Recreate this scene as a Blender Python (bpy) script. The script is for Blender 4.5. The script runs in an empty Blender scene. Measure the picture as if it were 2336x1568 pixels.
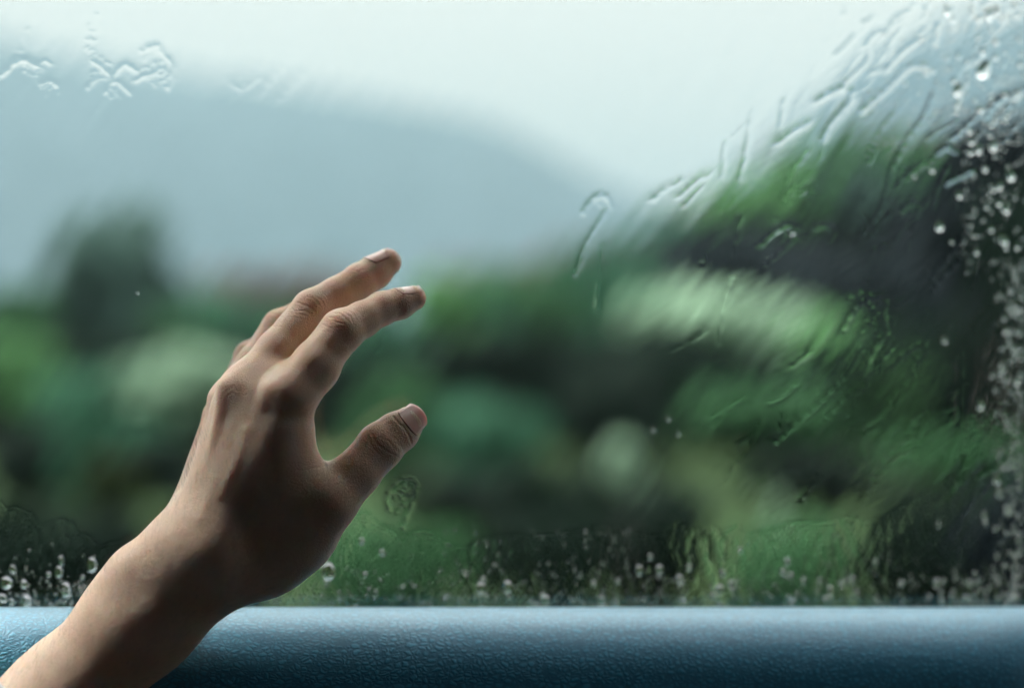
import bpy, math, random
import numpy as np

# ------------------------------------------------------------------ camera, light, exposure
scene = bpy.context.scene
CAMZ = 1.25                      # eye height above the road
FOC = 50.0
cam_d = bpy.data.cameras.new('camera')
cam = bpy.data.objects.new('camera', cam_d)
scene.collection.objects.link(cam)
cam.location = (0, 0, CAMZ)
cam.rotation_euler = (math.radians(90), 0, 0)
cam_d.lens = FOC
cam_d.sensor_width = 36
cam_d.clip_start = 0.05
cam_d.clip_end = 20000
cam_d.dof.use_dof = True
cam_d.dof.focus_distance = 0.617
cam_d.dof.aperture_fstop = 2.1
scene.camera = cam

SUN_EL, SUN_AZ = 50, -81        # towards the light: up and to the left, beyond the window
world = bpy.data.worlds.new('World')
scene.world = world
world.use_nodes = True
wn, wl = world.node_tree.nodes, world.node_tree.links
wn.clear()
wo = wn.new('ShaderNodeOutputWorld')
bg = wn.new('ShaderNodeBackground')
bg.inputs['Strength'].default_value = 0.12
sky = wn.new('ShaderNodeTexSky')
sky.sky_type = 'NISHITA'
sky.sun_disc = False
sky.sun_elevation = math.radians(SUN_EL)
sky.sun_rotation = math.radians(SUN_AZ)
sky.dust_density = 4
sky.air_density = 1.0
# overcast: the cloud sheet whitens the sky and is brighter overhead than at the horizon
tc = wn.new('ShaderNodeTexCoord')
sep = wn.new('ShaderNodeSeparateXYZ')
wl.new(tc.outputs['Generated'], sep.inputs[0])
rampw = wn.new('ShaderNodeValToRGB')
rampw.color_ramp.elements[0].position = 0.0
rampw.color_ramp.elements[0].color = (0.380, 0.346, 0.302, 1)
rampw.color_ramp.elements[1].position = 0.95
rampw.color_ramp.elements[1].color = (3.0, 3.08, 3.0, 1)
_el = rampw.color_ramp.elements.new(0.26); _el.color = (0.435, 0.400, 0.350, 1)
wl.new(sep.outputs['Z'], rampw.inputs[0])
cloud = wn.new('ShaderNodeVectorMath'); cloud.operation = 'SCALE'
cloud.inputs['Scale'].default_value = 10.0
wl.new(rampw.outputs['Color'], cloud.inputs[0])
mixw = wn.new('ShaderNodeMix'); mixw.data_type = 'RGBA'
mixw.inputs[0].default_value = 0.88
wl.new(sky.outputs[0], mixw.inputs[6])
wl.new(cloud.outputs[0], mixw.inputs[7])
wl.new(mixw.outputs[2], bg.inputs['Color'])
wl.new(bg.outputs[0], wo.inputs['Surface'])

sun_d = bpy.data.lights.new('sun', 'SUN')
sun_d.energy = 4.7
sun_d.angle = math.radians(32)
sun_d.color = (1.0, 0.97, 0.92)
sun = bpy.data.objects.new('sun', sun_d)
scene.collection.objects.link(sun)
_e, _a = math.radians(SUN_EL), math.radians(SUN_AZ)
from mathutils import Vector, Matrix
to_sun = Vector((math.sin(_a) * math.cos(_e), math.cos(_a) * math.cos(_e), math.sin(_e)))
sun.rotation_euler = to_sun.to_track_quat('Z', 'Y').to_euler()

scene.view_settings.view_transform = 'Standard'
scene.view_settings.look = 'None'
scene.view_settings.exposure = 1.55
scene.view_settings.gamma = 1.0
scene.view_settings.use_curve_mapping = False
cy = scene.cycles
cy.use_denoising = True
cy.max_bounces = 14
cy.diffuse_bounces = 4
cy.glossy_bounces = 4
cy.transmission_bounces = 12
cy.transparent_max_bounces = 12
cy.volume_bounces = 1
cy.sample_clamp_indirect = 6.0
cy.caustics_refractive = True
cy.caustics_reflective = False

# ------------------------------------------------------------------ helpers
RNG = random.Random(7)
NP = np.random.default_rng(11)

def link(o, parent=None):
    scene.collection.objects.link(o)
    if parent is not None:
        o.parent = parent
    return o

def props(o, label=None, cat=None, group=None, kind=None):
    if label: o['label'] = label
    if cat: o['category'] = cat
    if group: o['group'] = group
    if kind: o['kind'] = kind
    return o

def mesh_obj(name, verts, faces, mat=None, parent=None, smooth=True):
    me = bpy.data.meshes.new(name)
    verts = np.asarray(verts, dtype=np.float32)
    if isinstance(faces, np.ndarray):
        n, k = faces.shape
        me.vertices.add(len(verts)); me.vertices.foreach_set('co', verts.ravel())
        me.loops.add(n * k); me.loops.foreach_set('vertex_index', faces.astype(np.int32).ravel())
        me.polygons.add(n)
        me.polygons.foreach_set('loop_start', np.arange(0, n * k, k, dtype=np.int32))
        me.update(calc_edges=True); me.validate()
    else:
        me.from_pydata([tuple(map(float, v)) for v in verts], [], faces); me.update()
    if smooth:
        me.polygons.foreach_set('use_smooth', np.ones(len(me.polygons), dtype=bool))
    if mat: me.materials.append(mat)
    o = bpy.data.objects.new(name, me)
    return link(o, parent)

def empty(name, loc=(0, 0, 0), parent=None):
    o = bpy.data.objects.new(name, None)
    o.empty_display_size = 0.05
    o.location = loc
    return link(o, parent)

def box(name, lo, hi, mat, parent=None):
    x0, y0, z0 = lo; x1, y1, z1 = hi
    v = [(x0,y0,z0),(x1,y0,z0),(x1,y1,z0),(x0,y1,z0),(x0,y0,z1),(x1,y0,z1),(x1,y1,z1),(x0,y1,z1)]
    f = [(0,3,2,1),(4,5,6,7),(0,1,5,4),(1,2,6,5),(2,3,7,6),(3,0,4,7)]
    return mesh_obj(name, v, f, mat, parent, smooth=False)

def mat_new(name):
    m = bpy.data.materials.new(name); m.use_nodes = True
    nt = m.node_tree; p = nt.nodes['Principled BSDF']
    return m, nt, p

def node(nt, kind, **kw):
    n = nt.nodes.new(kind)
    for k, v in kw.items():
        if k in n.inputs: n.inputs[k].default_value = v
        else: setattr(n, k, v)
    return n

def ray(u, v):                   # direction through a point of the picture (2336 x 1568 units)
    return np.array([(u - 1168) / 2336 * 0.72, 1.0, -(v - 784) / 2336 * 0.72])

# the window plane: slightly oblique, nearer on the left
GY0, GM = 0.6864, 0.111
GTH = math.atan(GM)
E1 = np.array([math.cos(GTH), math.sin(GTH), 0.0])
E2 = np.array([0.0, 0.0, 1.0])
GN = np.array([-math.sin(GTH), math.cos(GTH), 0.0])     # outward
def on_glass(u, v):
    a = (np.asarray(u, float) - 1168) / 2336 * 0.72
    b = -(np.asarray(v, float) - 784) / 2336 * 0.72
    d = GY0 / (1 - GM * a)
    return np.stack([a * d, d, b * d + CAMZ], -1)
# ------------------------------------------------------------------ materials
def simple_mat(name, col, rough=0.6, **kw):
    m, nt, p = mat_new(name)
    p.inputs['Base Color'].default_value = (*col, 1)
    p.inputs['Roughness'].default_value = rough
    for k, v in kw.items(): p.inputs[k.replace('_', ' ')].default_value = v
    return m

def skin_mat():
    m, nt, p = mat_new('skin')
    L = nt.links.new
    tc = node(nt, 'ShaderNodeTexCoord')
    n1 = node(nt, 'ShaderNodeTexNoise', Scale=70.0, Detail=6.0)
    L(tc.outputs['Object'], n1.inputs['Vector'])
    n0 = node(nt, 'ShaderNodeTexNoise', Scale=9.0, Detail=3.0)
    L(tc.outputs['Object'], n0.inputs['Vector'])
    r = node(nt, 'ShaderNodeValToRGB')
    r.color_ramp.elements[0].position = .3; r.color_ramp.elements[0].color = (.61, .385, .25, 1)
    r.color_ramp.elements[1].position = .72; r.color_ramp.elements[1].color = (.80, .585, .44, 1)
    mx = node(nt, 'ShaderNodeMath', operation='ADD'); 
    ml = node(nt, 'ShaderNodeMath', operation='MULTIPLY'); ml.inputs[1].default_value = .5
    ml2 = node(nt, 'ShaderNodeMath', operation='MULTIPLY'); ml2.inputs[1].default_value = .5
    L(n1.outputs['Fac'], ml.inputs[0]); L(n0.outputs['Fac'], ml2.inputs[0])
    L(ml.outputs[0], mx.inputs[0]); L(ml2.outputs[0], mx.inputs[1])
    L(mx.outputs[0], r.inputs[0]); L(r.outputs[0], p.inputs['Base Color'])
    p.inputs['Roughness'].default_value = .46
    p.inputs['Specular IOR Level'].default_value = .45
    p.inputs['Sheen Weight'].default_value = .22
    p.inputs['Sheen Roughness'].default_value = .4
    p.inputs['Subsurface Weight'].default_value = .75
    p.inputs['Subsurface Radius'].default_value = (1.0, .26, .11)
    p.inputs['Subsurface Scale'].default_value = .0075
    # fine skin cells and pores
    vo = node(nt, 'ShaderNodeTexVoronoi', feature='DISTANCE_TO_EDGE', Scale=1100.0)
    nz = node(nt, 'ShaderNodeTexNoise', Scale=1300.0, Detail=3.0)
    dist = node(nt, 'ShaderNodeTexNoise', Scale=300.0, Detail=2.0)
    vm = node(nt, 'ShaderNodeVectorMath', operation='SCALE'); vm.inputs['Scale'].default_value = .0012
    va = node(nt, 'ShaderNodeVectorMath', operation='ADD')
    L(tc.outputs['Object'], dist.inputs['Vector']); L(dist.outputs['Color'], vm.inputs[0])
    L(tc.outputs['Object'], va.inputs[0]); L(vm.outputs[0], va.inputs[1]); L(va.outputs[0], vo.inputs['Vector'])
    L(tc.outputs['Object'], nz.inputs['Vector'])
    mn = node(nt, 'ShaderNodeMath', operation='MINIMUM'); mn.inputs[1].default_value = .12
    L(vo.outputs['Distance'], mn.inputs[0])
    b1 = node(nt, 'ShaderNodeBump', Strength=.75, Distance=.0018)
    b2 = node(nt, 'ShaderNodeBump', Strength=.45, Distance=.0004)
    L(mn.outputs[0], b1.inputs['Height']); L(nz.outputs['Fac'], b2.inputs['Height'])
    L(b1.outputs[0], b2.inputs['Normal']); L(b2.outputs[0], p.inputs['Normal'])
    return m

def nail_mat():
    m, nt, p = mat_new('nail')
    p.inputs['Base Color'].default_value = (.62, .36, .30, 1)
    p.inputs['Roughness'].default_value = .18
    p.inputs['Subsurface Weight'].default_value = .6
    p.inputs['Subsurface Radius'].default_value = (1, .35, .25)
    p.inputs['Subsurface Scale'].default_value = .002
    return m

def leather_mat():
    m, nt, p = mat_new('leather')
    L = nt.links.new
    tc = node(nt, 'ShaderNodeTexCoord')
    nz = node(nt, 'ShaderNodeTexNoise', Scale=160.0, Detail=3.0)
    vs = node(nt, 'ShaderNodeVectorMath', operation='SCALE'); vs.inputs['Scale'].default_value = .004
    va = node(nt, 'ShaderNodeVectorMath', operation='ADD')
    mp = node(nt, 'ShaderNodeMapping'); mp.inputs['Scale'].default_value = (.62, 1, 1)
    L(tc.outputs['Object'], mp.inputs['Vector'])
    L(tc.outputs['Object'], nz.inputs['Vector']); L(nz.outputs['Color'], vs.inputs[0])
    L(mp.outputs[0], va.inputs[0]); L(vs.outputs[0], va.inputs[1])
    vo = node(nt, 'ShaderNodeTexVoronoi', feature='F1', Scale=520.0)
    ve = node(nt, 'ShaderNodeTexVoronoi', feature='DISTANCE_TO_EDGE', Scale=520.0)
    L(va.outputs[0], vo.inputs['Vector']); L(va.outputs[0], ve.inputs['Vector'])
    sm = node(nt, 'ShaderNodeMapRange', interpolation_type='SMOOTHSTEP')
    sm.inputs['From Min'].default_value = 0; sm.inputs['From Max'].default_value = .35
    L(ve.outputs['Distance'], sm.inputs['Value'])
    fine = node(nt, 'ShaderNodeTexNoise', Scale=2200.0, Detail=2.0)
    L(tc.outputs['Object'], fine.inputs['Vector'])
    wave = node(nt, 'ShaderNodeTexNoise', Scale=45.0, Detail=3.0)
    L(tc.outputs['Object'], wave.inputs['Vector'])
    b0 = node(nt, 'ShaderNodeBump', Strength=.15, Distance=.0035)
    b1 = node(nt, 'ShaderNodeBump', Strength=.5, Distance=.0006)
    b2 = node(nt, 'ShaderNodeBump', Strength=.3, Distance=.0002)
    L(wave.outputs['Fac'], b0.inputs['Height'])
    L(sm.outputs[0], b1.inputs['Height']); L(b0.outputs[0], b1.inputs['Normal'])
    L(fine.outputs['Fac'], b2.inputs['Height']); L(b1.outputs[0], b2.inputs['Normal'])
    L(b2.outputs[0], p.inputs['Normal'])
    mixc = node(nt, 'ShaderNodeMix', data_type='RGBA')
    mixc.inputs[6].default_value = (.012, .20, .34, 1)
    mixc.inputs[7].default_value = (.030, .34, .54, 1)
    L(sm.outputs[0], mixc.inputs[0]); L(mixc.outputs[2], p.inputs['Base Color'])
    p.inputs['Roughness'].default_value = .55
    p.inputs['Specular IOR Level'].default_value = .6
    p.inputs['Sheen Weight'].default_value = .9
    p.inputs['Sheen Roughness'].default_value = .35
    p.inputs['Sheen Tint'].default_value = (.72, .93, 1, 1)
    p.inputs['Coat Weight'].default_value = .75
    p.inputs['Coat Roughness'].default_value = .42
    p.inputs['Coat IOR'].default_value = 1.8
    p.inputs['Coat Tint'].default_value = (.80, .95, 1, 1)
    return m

def water_mat():
    m = bpy.data.materials.new('water'); m.use_nodes = True
    nt = m.node_tree; nt.nodes.clear()
    o = nt.nodes.new('ShaderNodeOutputMaterial')
    g = nt.nodes.new('ShaderNodeBsdfGlass'); g.inputs['IOR'].default_value = 1.333
    g.inputs['Roughness'].default_value = 0.0
    nt.links.new(g.outputs[0], o.inputs['Surface'])
    return m

def pane_mat():
    m = bpy.data.materials.new('window_glass'); m.use_nodes = True
    nt = m.node_tree; nt.nodes.clear()
    o = nt.nodes.new('ShaderNodeOutputMaterial')
    t = nt.nodes.new('ShaderNodeBsdfTransparent'); t.inputs['Color'].default_value = (.965, .985, .98, 1)
    g = nt.nodes.new('ShaderNodeBsdfGlossy'); g.inputs['Roughness'].default_value = 0.0
    fr = nt.nodes.new('ShaderNodeFresnel'); fr.inputs['IOR'].default_value = 1.45
    mx = nt.nodes.new('ShaderNodeMixShader')
    ge = nt.nodes.new('ShaderNodeNewGeometry')       # reflection on the outer faces only; leaving the sheet is clear
    inv = nt.nodes.new('ShaderNodeMath'); inv.operation = 'SUBTRACT'; inv.inputs[0].default_value = 1.0
    mu = nt.nodes.new('ShaderNodeMath'); mu.operation = 'MULTIPLY'
    nt.links.new(ge.outputs['Backfacing'], inv.inputs[1]); nt.links.new(inv.outputs[0], mu.inputs[0]); nt.links.new(fr.outputs[0], mu.inputs[1])
    nt.links.new(mu.outputs[0], mx.inputs[0]); nt.links.new(t.outputs[0], mx.inputs[1])
    nt.links.new(g.outputs[0], mx.inputs[2]); nt.links.new(mx.outputs[0], o.inputs['Surface'])
    return m

M_SKIN, M_NAIL, M_LEATHER, M_WATER, M_PANE = skin_mat(), nail_mat(), leather_mat(), water_mat(), pane_mat()
M_DARK = simple_mat('dark_trim', (.13, .145, .165), .7)
M_RUBBER = simple_mat('rubber', (.012, .020, .028), .6)
M_ROOF = simple_mat('headliner', (.32, .33, .35), .95)
M_PAINT = simple_mat('car_paint', (.20, .21, .22), .35, Metallic=.3)

def cloth_mat():
    m, nt, p = mat_new('sleeve_cloth')
    p.inputs['Base Color'].default_value = (.60, .61, .63, 1)
    p.inputs['Roughness'].default_value = .9
    w = node(nt, 'ShaderNodeTexWave', Scale=900.0, Distortion=1.0)
    b = node(nt, 'ShaderNodeBump', Strength=.4, Distance=.0004)
    tc = node(nt, 'ShaderNodeTexCoord'); nt.links.new(tc.outputs['Object'], w.inputs['Vector'])
    nt.links.new(w.outputs['Fac'], b.inputs['Height']); nt.links.new(b.outputs[0], p.inputs['Normal'])
    return m
M_CLOTH = cloth_mat()

def leaf_mat(name, c1, c2):
    m, nt, p = mat_new(name)
    L = nt.links.new
    oi = node(nt, 'ShaderNodeNewGeometry')
    nz = node(nt, 'ShaderNodeTexNoise', Scale=.9, Detail=3.0)
    tc = node(nt, 'ShaderNodeTexCoord'); L(tc.outputs['Object'], nz.inputs['Vector'])
    a = node(nt, 'ShaderNodeMath', operation='ADD'); 
    s = node(nt, 'ShaderNodeMath', operation='MULTIPLY'); s.inputs[1].default_value = .5
    L(oi.outputs['Random Per Island'], s.inputs[0]); L(s.outputs[0], a.inputs[0])
    s2 = node(nt, 'ShaderNodeMath', operation='MULTIPLY'); s2.inputs[1].default_value = .5
    L(nz.outputs['Fac'], s2.inputs[0]); L(s2.outputs[0], a.inputs[1])
    r = node(nt, 'ShaderNodeValToRGB')
    r.color_ramp.elements[0].position = .2; r.color_ramp.elements[0].color = (*c1, 1)
    r.color_ramp.elements[1].position = .8; r.color_ramp.elements[1].color = (*c2, 1)
    L(a.outputs[0], r.inputs[0]); L(r.outputs[0], p.inputs['Base Color'])
    p.inputs['Roughness'].default_value = .65
    p.inputs['Specular IOR Level'].default_value = .07
    tr = node(nt, 'ShaderNodeBsdfTranslucent'); L(r.outputs[0], tr.inputs['Color'])
    ms = node(nt, 'ShaderNodeMixShader'); ms.inputs[0].default_value = .35
    out = nt.nodes['Material Output']
    L(p.outputs[0], ms.inputs[1]); L(tr.outputs[0], ms.inputs[2]); L(ms.outputs[0], out.inputs['Surface'])
    return m
M_LEAF = {
    'slate':  leaf_mat('slate_leaves', (0.005, 0.009, 0.012), (0.012, 0.019, 0.022)),
    'grey':   leaf_mat('grey_green_leaves', (0.034, 0.068, 0.058), (0.066, 0.120, 0.098)),
    'dark':   leaf_mat('shade_toned_leaves', (0.004, 0.009, 0.006), (0.009, 0.022, 0.014)),  # shade of the gaps put into the leaf colour
    'teal':   leaf_mat('blue_green_leaves', (0.020, 0.072, 0.042), (0.043, 0.126, 0.072)),
    'mid':    leaf_mat('green_leaves', (0.020, 0.062, 0.027), (0.042, 0.115, 0.046)),
    'light':  leaf_mat('sun_toned_leaves', (0.062, 0.165, 0.062), (0.115, 0.255, 0.10)),  # sunlit foliage put into the leaf colour
    'pale':   leaf_mat('pale_sun_toned_leaves', (0.18, 0.285, 0.19), (0.26, 0.37, 0.265)),  # brightest sunlit spots put into the leaf colour
    'brown':  leaf_mat('dry_leaves', (0.072, 0.061, 0.061), (0.122, 0.108, 0.101)),
    'olive':  leaf_mat('olive_leaves', (0.012, 0.022, 0.006), (0.024, 0.037, 0.011)),
}
M_BARK = simple_mat('bark', (.05, .045, .04), .9)
# ------------------------------------------------------------------ the hand: one continuous surface grown round its bones
def J(u, v, d, r):               # joint in millimetres relative to the eye: picture position, depth, radius
    return np.array([*(ray(u, v) * d * 1000.0), r])

# index, middle, ring, little: knuckle, middle joint, end joint, tip
I0, I1, I2, I3 = J(662, 902, .6045, 10.7), J(780, 754, .616, 9.3), J(872, 703, .630, 7.3), J(943, 680, .637, 5.6)
M0, M1, M2, M3 = J(560, 892, .6125, 10.2), J(714, 706, .632, 9.1), J(822, 640, .644, 8.0), J(884, 598, .650, 6.3)
R0, R1, R2, R3 = J(532, 914, .629, 9.6), J(641, 747, .648, 8.4), J(735, 697, .657, 7.4), J(795, 668, .661, 5.8)
L0, L1, L2, L3 = J(516, 948, .645, 8.6), J(571, 812, .657, 7.1), J(632, 772, .661, 6.2), J(676, 752, .664, 5.2)
T0, T1, T2, T3 = J(622, 1262, .615, 12.), J(752, 1140, .607, 12.2), J(868, 1016, .618, 10.0), J(932, 962, .624, 6.9)
TM = J(812, 1080, .612, 10.0); TD = J(904, 985, .6215, 8.6)
C_I, C_M, C_R, C_L = J(520, 1250, .6065, 13.0), J(482, 1240, .6085, 13), J(458, 1225, .614, 12), J(436, 1212, .626, 10.5)
W_R, W_U = J(483, 1316, .607, 16.0), J(420, 1283, .612, 17.0)
F1_R, F1_U = J(344, 1430, .606, 16.8), J(300, 1388, .614, 17.5)
F2_R, F2_U = J(172, 1608, .603, 16.8), J(130, 1566, .610, 17.0)
F3_R, F3_U = J(-110, 1905, .562, 24.5), J(-172, 1845, .575, 24)
ULNA = J(312, 1296, .608, 8.5)

def smin(a, b, k):
    h = np.clip(0.5 + 0.5 * (b - a) / k, 0, 1)
    return b + (a - b) * h - k * h * (1 - h)

def cone(p, A, B):
    a, b, ra, rb = A[:3], B[:3], A[3], B[3]
    ab = b - a
    h = ((p - a) @ ab) / (ab @ ab)
    # tapered capsule; slight shift keeps the taper tangent to both spheres
    h = np.clip(h, 0, 1)
    q = p - a - h[:, None] * ab
    return np.sqrt((q * q).sum(1)) - (ra + (rb - ra) * h)

def sph(p, A, s=1.0):
    return np.sqrt(((p - A[:3]) ** 2).sum(1)) - A[3] * s

def lerp(A, B, t): return A + (B - A) * t

def chain(p, js, k):
    d = None
    for a, b in zip(js[:-1], js[1:]):
        c = cone(p, a, b)
        d = c if d is None else smin(d, c, k)
    return d

# a frame on the back of the hand: which way the knuckles face
AX = (M0[:3] - C_M[:3]); AX /= np.linalg.norm(AX)
ACR = (I0[:3] - L0[:3]); ACR /= np.linalg.norm(ACR)
DORS = np.cross(AX, ACR); DORS /= np.linalg.norm(DORS)
if DORS[1] > 0: DORS = -DORS
def off(A, dv, r=None):
    B = A.copy(); B[:3] += dv
    if r is not None: B[3] = r
    return B

TEND = []
for K, C, rr in ((I0, C_I, 3.0), (M0, C_M, 3.0), (R0, C_R, 2.8), (L0, C_L, 2.6)):
    a = off(K, DORS * (K[3] - rr * .25), rr)
    b = off(lerp(C, K, .22), DORS * (lerp(C, K, .22)[3] - rr * 2.2), rr * .9)
    TEND.append((a, b))
KNUCK = [off(K, DORS * K[3] * .16 + AX * .5, K[3] * .82) for K in (I0, M0, R0, L0)]

def slim(F0, F1, w=.86):         # the shaft between two joints is thinner than the joints
    m = lerp(F0, F1, .5); m[3] *= w
    return m

def palm_dir(F0, F1):
    ax = (F1[:3] - F0[:3]) / np.linalg.norm(F1[:3] - F0[:3])
    d = DORS - ax * (DORS @ ax)
    return d / np.linalg.norm(d)

def finger(p, f0, f1, f2, f3, k=2.0):
    d = chain(p, [f0, slim(f0, f1, .97), f1, slim(f1, f2, .93), f2, slim(f2, f3, 1.0), f3], k)
    # pads on the palm side
    dd = palm_dir(f1, f2)
    pad = off(lerp(f2, f3, .55), -dd * f3[3] * .28, f3[3] * .98)
    d = smin(d, sph(p, pad), 3.0)
    pad1 = off(lerp(f0, f1, .45), -dd * 1.8, f0[3] * .86)
    d = smin(d, sph(p, pad1), 5.0)
    return d

def hand_sdf(p):
    out = np.empty(len(p))
    for i in range(0, len(p), 200000):
        out[i:i + 200000] = _hand_sdf(p[i:i + 200000])
    return out

def _hand_sdf(p):
    # palm: four rays of bone from the wrist to the knuckles
    def dn(K, f=.90): B = K.copy(); B[3] *= f + .03; return off(B, -DORS * K[3] * .05)
    palm = chain(p, [C_I, dn(I0, .95)], 1)
    for C, K in ((C_M, M0), (C_R, R0), (C_L, L0)):
        palm = smin(palm, cone(p, C, dn(K, .93)), 11.0)
    for (Ca, Ka, Cb, Kb, rr_) in ((C_I, I0, C_M, M0, 10.3), (C_M, M0, C_R, R0, 9.3)):   # flesh between the bones
        qa, qb = off((Ca + Cb) / 2, DORS * 0, 11.8), off((lerp(Ka, Ca, .16) + lerp(Kb, Cb, .16)) / 2, -DORS * 1.2, rr_)
        palm = smin(palm, cone(p, qa, qb), 7.0)
    # wrist and forearm
    fa = smin(chain(p, [W_R, F1_R, F2_R, F3_R], 12), chain(p, [W_U, F1_U, F2_U, F3_U], 12), 14)
    fa = smin(fa, cone(p, ULNA, off(W_U, np.array([0, 0, 0.]), 13.5)), 14)
    palm = smin(palm, fa, 20)
    palm = smin(palm, cone(p, C_I, T0), 14)
    # ball of the thumb and the web
    thumb = chain(p, [T0, T1, TM, T2, TD, T3], 2.5)
    pad = off(lerp(T2, T3, .62), np.array([1.6, 2.6, -1.2]), 6.9)
    thumb = smin(thumb, sph(p, pad), 3.5)
    ball = J(668, 1215, .616, 17.5)
    thumb = smin(thumb, cone(p, J(592, 1268, .619, 16), ball), 14)
    palm = smin(palm, thumb, 11)
    web = cone(p, J(650, 1030, .609, 10.5), J(694, 1120, .607, 8.5))
    palm = smin(palm, web, 13)
    fdi = cone(p, J(645, 985, .606, 10.), J(640, 1150, .608, 11.5))   # the muscle between thumb and index bones
    palm = smin(palm, fdi, 10)
    palm = smin(palm, cone(p, J(600, 905, .610, 9.6), J(612, 872, .6135, 8.6)), 9)
    palm = smin(palm, cone(p, J(548, 915, .616, 9.2), J(560, 880, .620, 8.4)), 8)
    # heel of the hand on the little finger side
    palm = smin(palm, cone(p, J(512, 1010, .644, 10.5), J(456, 1180, .634, 12)), 9)
    for kb in KNUCK: palm = smin(palm, sph(p, kb), 4.0)
    for (a, b), kk in zip(TEND, (3.4, 3.2, 3.0, 3.0)): palm = smin(palm, cone(p, a, b), kk)
    # valleys between the tendons beside the knuckles
    for (ka, kb_, amt, rr) in ():
        mid = (ka + kb_) / 2
        g0 = off(mid, DORS * (mid[3] + 2.2) - AX * 6, rr * .9); g1 = off(mid, DORS * (mid[3] + 3.2) - AX * 26, rr * .7)
        c = cone(p, g0, g1)
        palm = -smin(-palm, c + 1.6 - amt * .4, 3.0)
    fi = finger(p, I0, I1, I2, I3); fm = finger(p, M0, M1, M2, M3)
    fr = finger(p, R0, R1, R2, R3); fl = finger(p, L0, L1, L2, L3)
    f = smin(smin(smin(fi, fm, .9), fr, .9), fl, .9)
    # webs joining neighbouring fingers just beyond the knuckles
    for (a0, a1, b0, b1) in ((I0, I1, M0, M1), (M0, M1, R0, R1), (R0, R1, L0, L1)):
        wa, wb = lerp(a0, a1, .20), lerp(b0, b1, .20)
        wa[3] = wb[3] = 6.6
        f = smin(f, cone(p, off(wa, -DORS * 2), off(wb, -DORS * 2)), 6.0)
    return smin(palm, f, 4.5)

def surface_nets(fn, lo, hi, h):
    ax = [np.arange(l, u + h, h) for l, u in zip(lo, hi)]
    n = [len(a) for a in ax]
    G = np.stack(np.meshgrid(*ax, indexing='ij'), -1).reshape(-1, 3)
    S = fn(G).reshape(n)
    nc = [k - 1 for k in n]
    acc = np.zeros((*nc, 3)); cnt = np.zeros(nc)
    O = [(i, j, k) for i in (0, 1) for j in (0, 1) for k in (0, 1)]
    sl = lambda o: tuple(slice(o[a], o[a] + nc[a]) for a in range(3))
    for i, a in enumerate(O):
        for b in O[i + 1:]:
            if sum(abs(x - y) for x, y in zip(a, b)) != 1: continue
            sa, sb = S[sl(a)], S[sl(b)]
            m = (sa < 0) != (sb < 0)
            t = np.where(m, sa / np.where(m, sa - sb, 1), 0)
            for c in range(3):
                acc[..., c] += np.where(m, a[c] + t * (b[c] - a[c]), 0)
            cnt += m
    act = cnt > 0
    idx = -np.ones(nc, int); idx[act] = np.arange(act.sum())
    base = np.stack(np.nonzero(act), -1)
    V = (base + acc[act] / cnt[act][:, None]) * h + np.array(lo)
    F = []
    for c in range(3):
        d1, d2 = (c + 1) % 3, (c + 2) % 3
        s0 = [slice(1, nc[a]) for a in range(3)]; s0[c] = slice(0, nc[c])
        s1 = list(s0); s1[c] = slice(1, nc[c] + 1)
        A, B = S[tuple(s0)], S[tuple(s1)]
        for flip, m in ((False, (A < 0) & (B >= 0)), (True, (A >= 0) & (B < 0))):
            q = np.stack(np.nonzero(m), -1) + np.array([0 if a == c else 1 for a in range(3)])
            if not len(q): continue
            e1 = np.eye(3, dtype=int)[d1]; e2 = np.eye(3, dtype=int)[d2]
            quad = [idx[tuple((q - o).T)] for o in (0 * e1, e1, e1 + e2, e2)]
            quad = np.stack(quad, -1)
            F.append(quad[:, ::-1] if flip else quad)
    F = np.concatenate(F)
    return V, F[(F >= 0).all(1)]

def sdf_grad(fn, P, e=.15):
    ks = np.array([(1, -1, -1), (-1, -1, 1), (-1, 1, -1), (1, 1, 1)], float)
    g = sum(k[None] * fn(P + k * e)[:, None] for k in ks)
    return g / np.linalg.norm(g, axis=1, keepdims=True)

def vnormals(V, F):
    n = np.zeros_like(V)
    fn = np.cross(V[F[:, 2]] - V[F[:, 0]], V[F[:, 3]] - V[F[:, 1]])
    for c in range(4): 
        for a in range(3): n[:, a] += np.bincount(F[:, c], fn[:, a], len(V))
    return n / np.maximum(np.linalg.norm(n, axis=1, keepdims=True), 1e-9)

def seg_dist(P, poly):
    best = np.full(len(P), 1e9)
    for a, b in zip(poly[:-1], poly[1:]):
        a, b = np.array(a, float), np.array(b, float)
        ab = b - a; t = np.clip(((P - a) @ ab) / max(ab @ ab, 1e-9), 0, 1)
        best = np.minimum(best, np.linalg.norm(P - a - t[:, None] * ab, axis=1))
    return best

lo = np.array([-250, 535, -235.]); hi = np.array([-38, 700, 75.])
HV, HF = surface_nets(hand_sdf, lo, hi, 2.0)
me = bpy.data.meshes.new('tmp'); me.from_pydata(HV.tolist(), [], HF.tolist()); me.update()
tmp = bpy.data.objects.new('tmp', me); scene.collection.objects.link(tmp)
md = tmp.modifiers.new('s', 'SUBSURF'); md.levels = 2; md.subdivision_type = 'CATMULL_CLARK'
ev = tmp.evaluated_get(bpy.context.evaluated_depsgraph_get()).to_mesh()
V = np.empty(len(ev.vertices) * 3, np.float32); ev.vertices.foreach_get('co', V); V = V.reshape(-1, 3).astype(float)
F = np.empty(len(ev.polygons) * 4, np.int32); ev.loops.foreach_get('vertex_index', F); F = F.reshape(-1, 4)
bpy.data.objects.remove(tmp, do_unlink=True); bpy.data.meshes.remove(me)
for _ in range(2):
    d = hand_sdf(V); g = sdf_grad(hand_sdf, V)
    V = V - g * np.clip(d, -1.5, 1.5)[:, None] * .9
N = vnormals(V, F)
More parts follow.
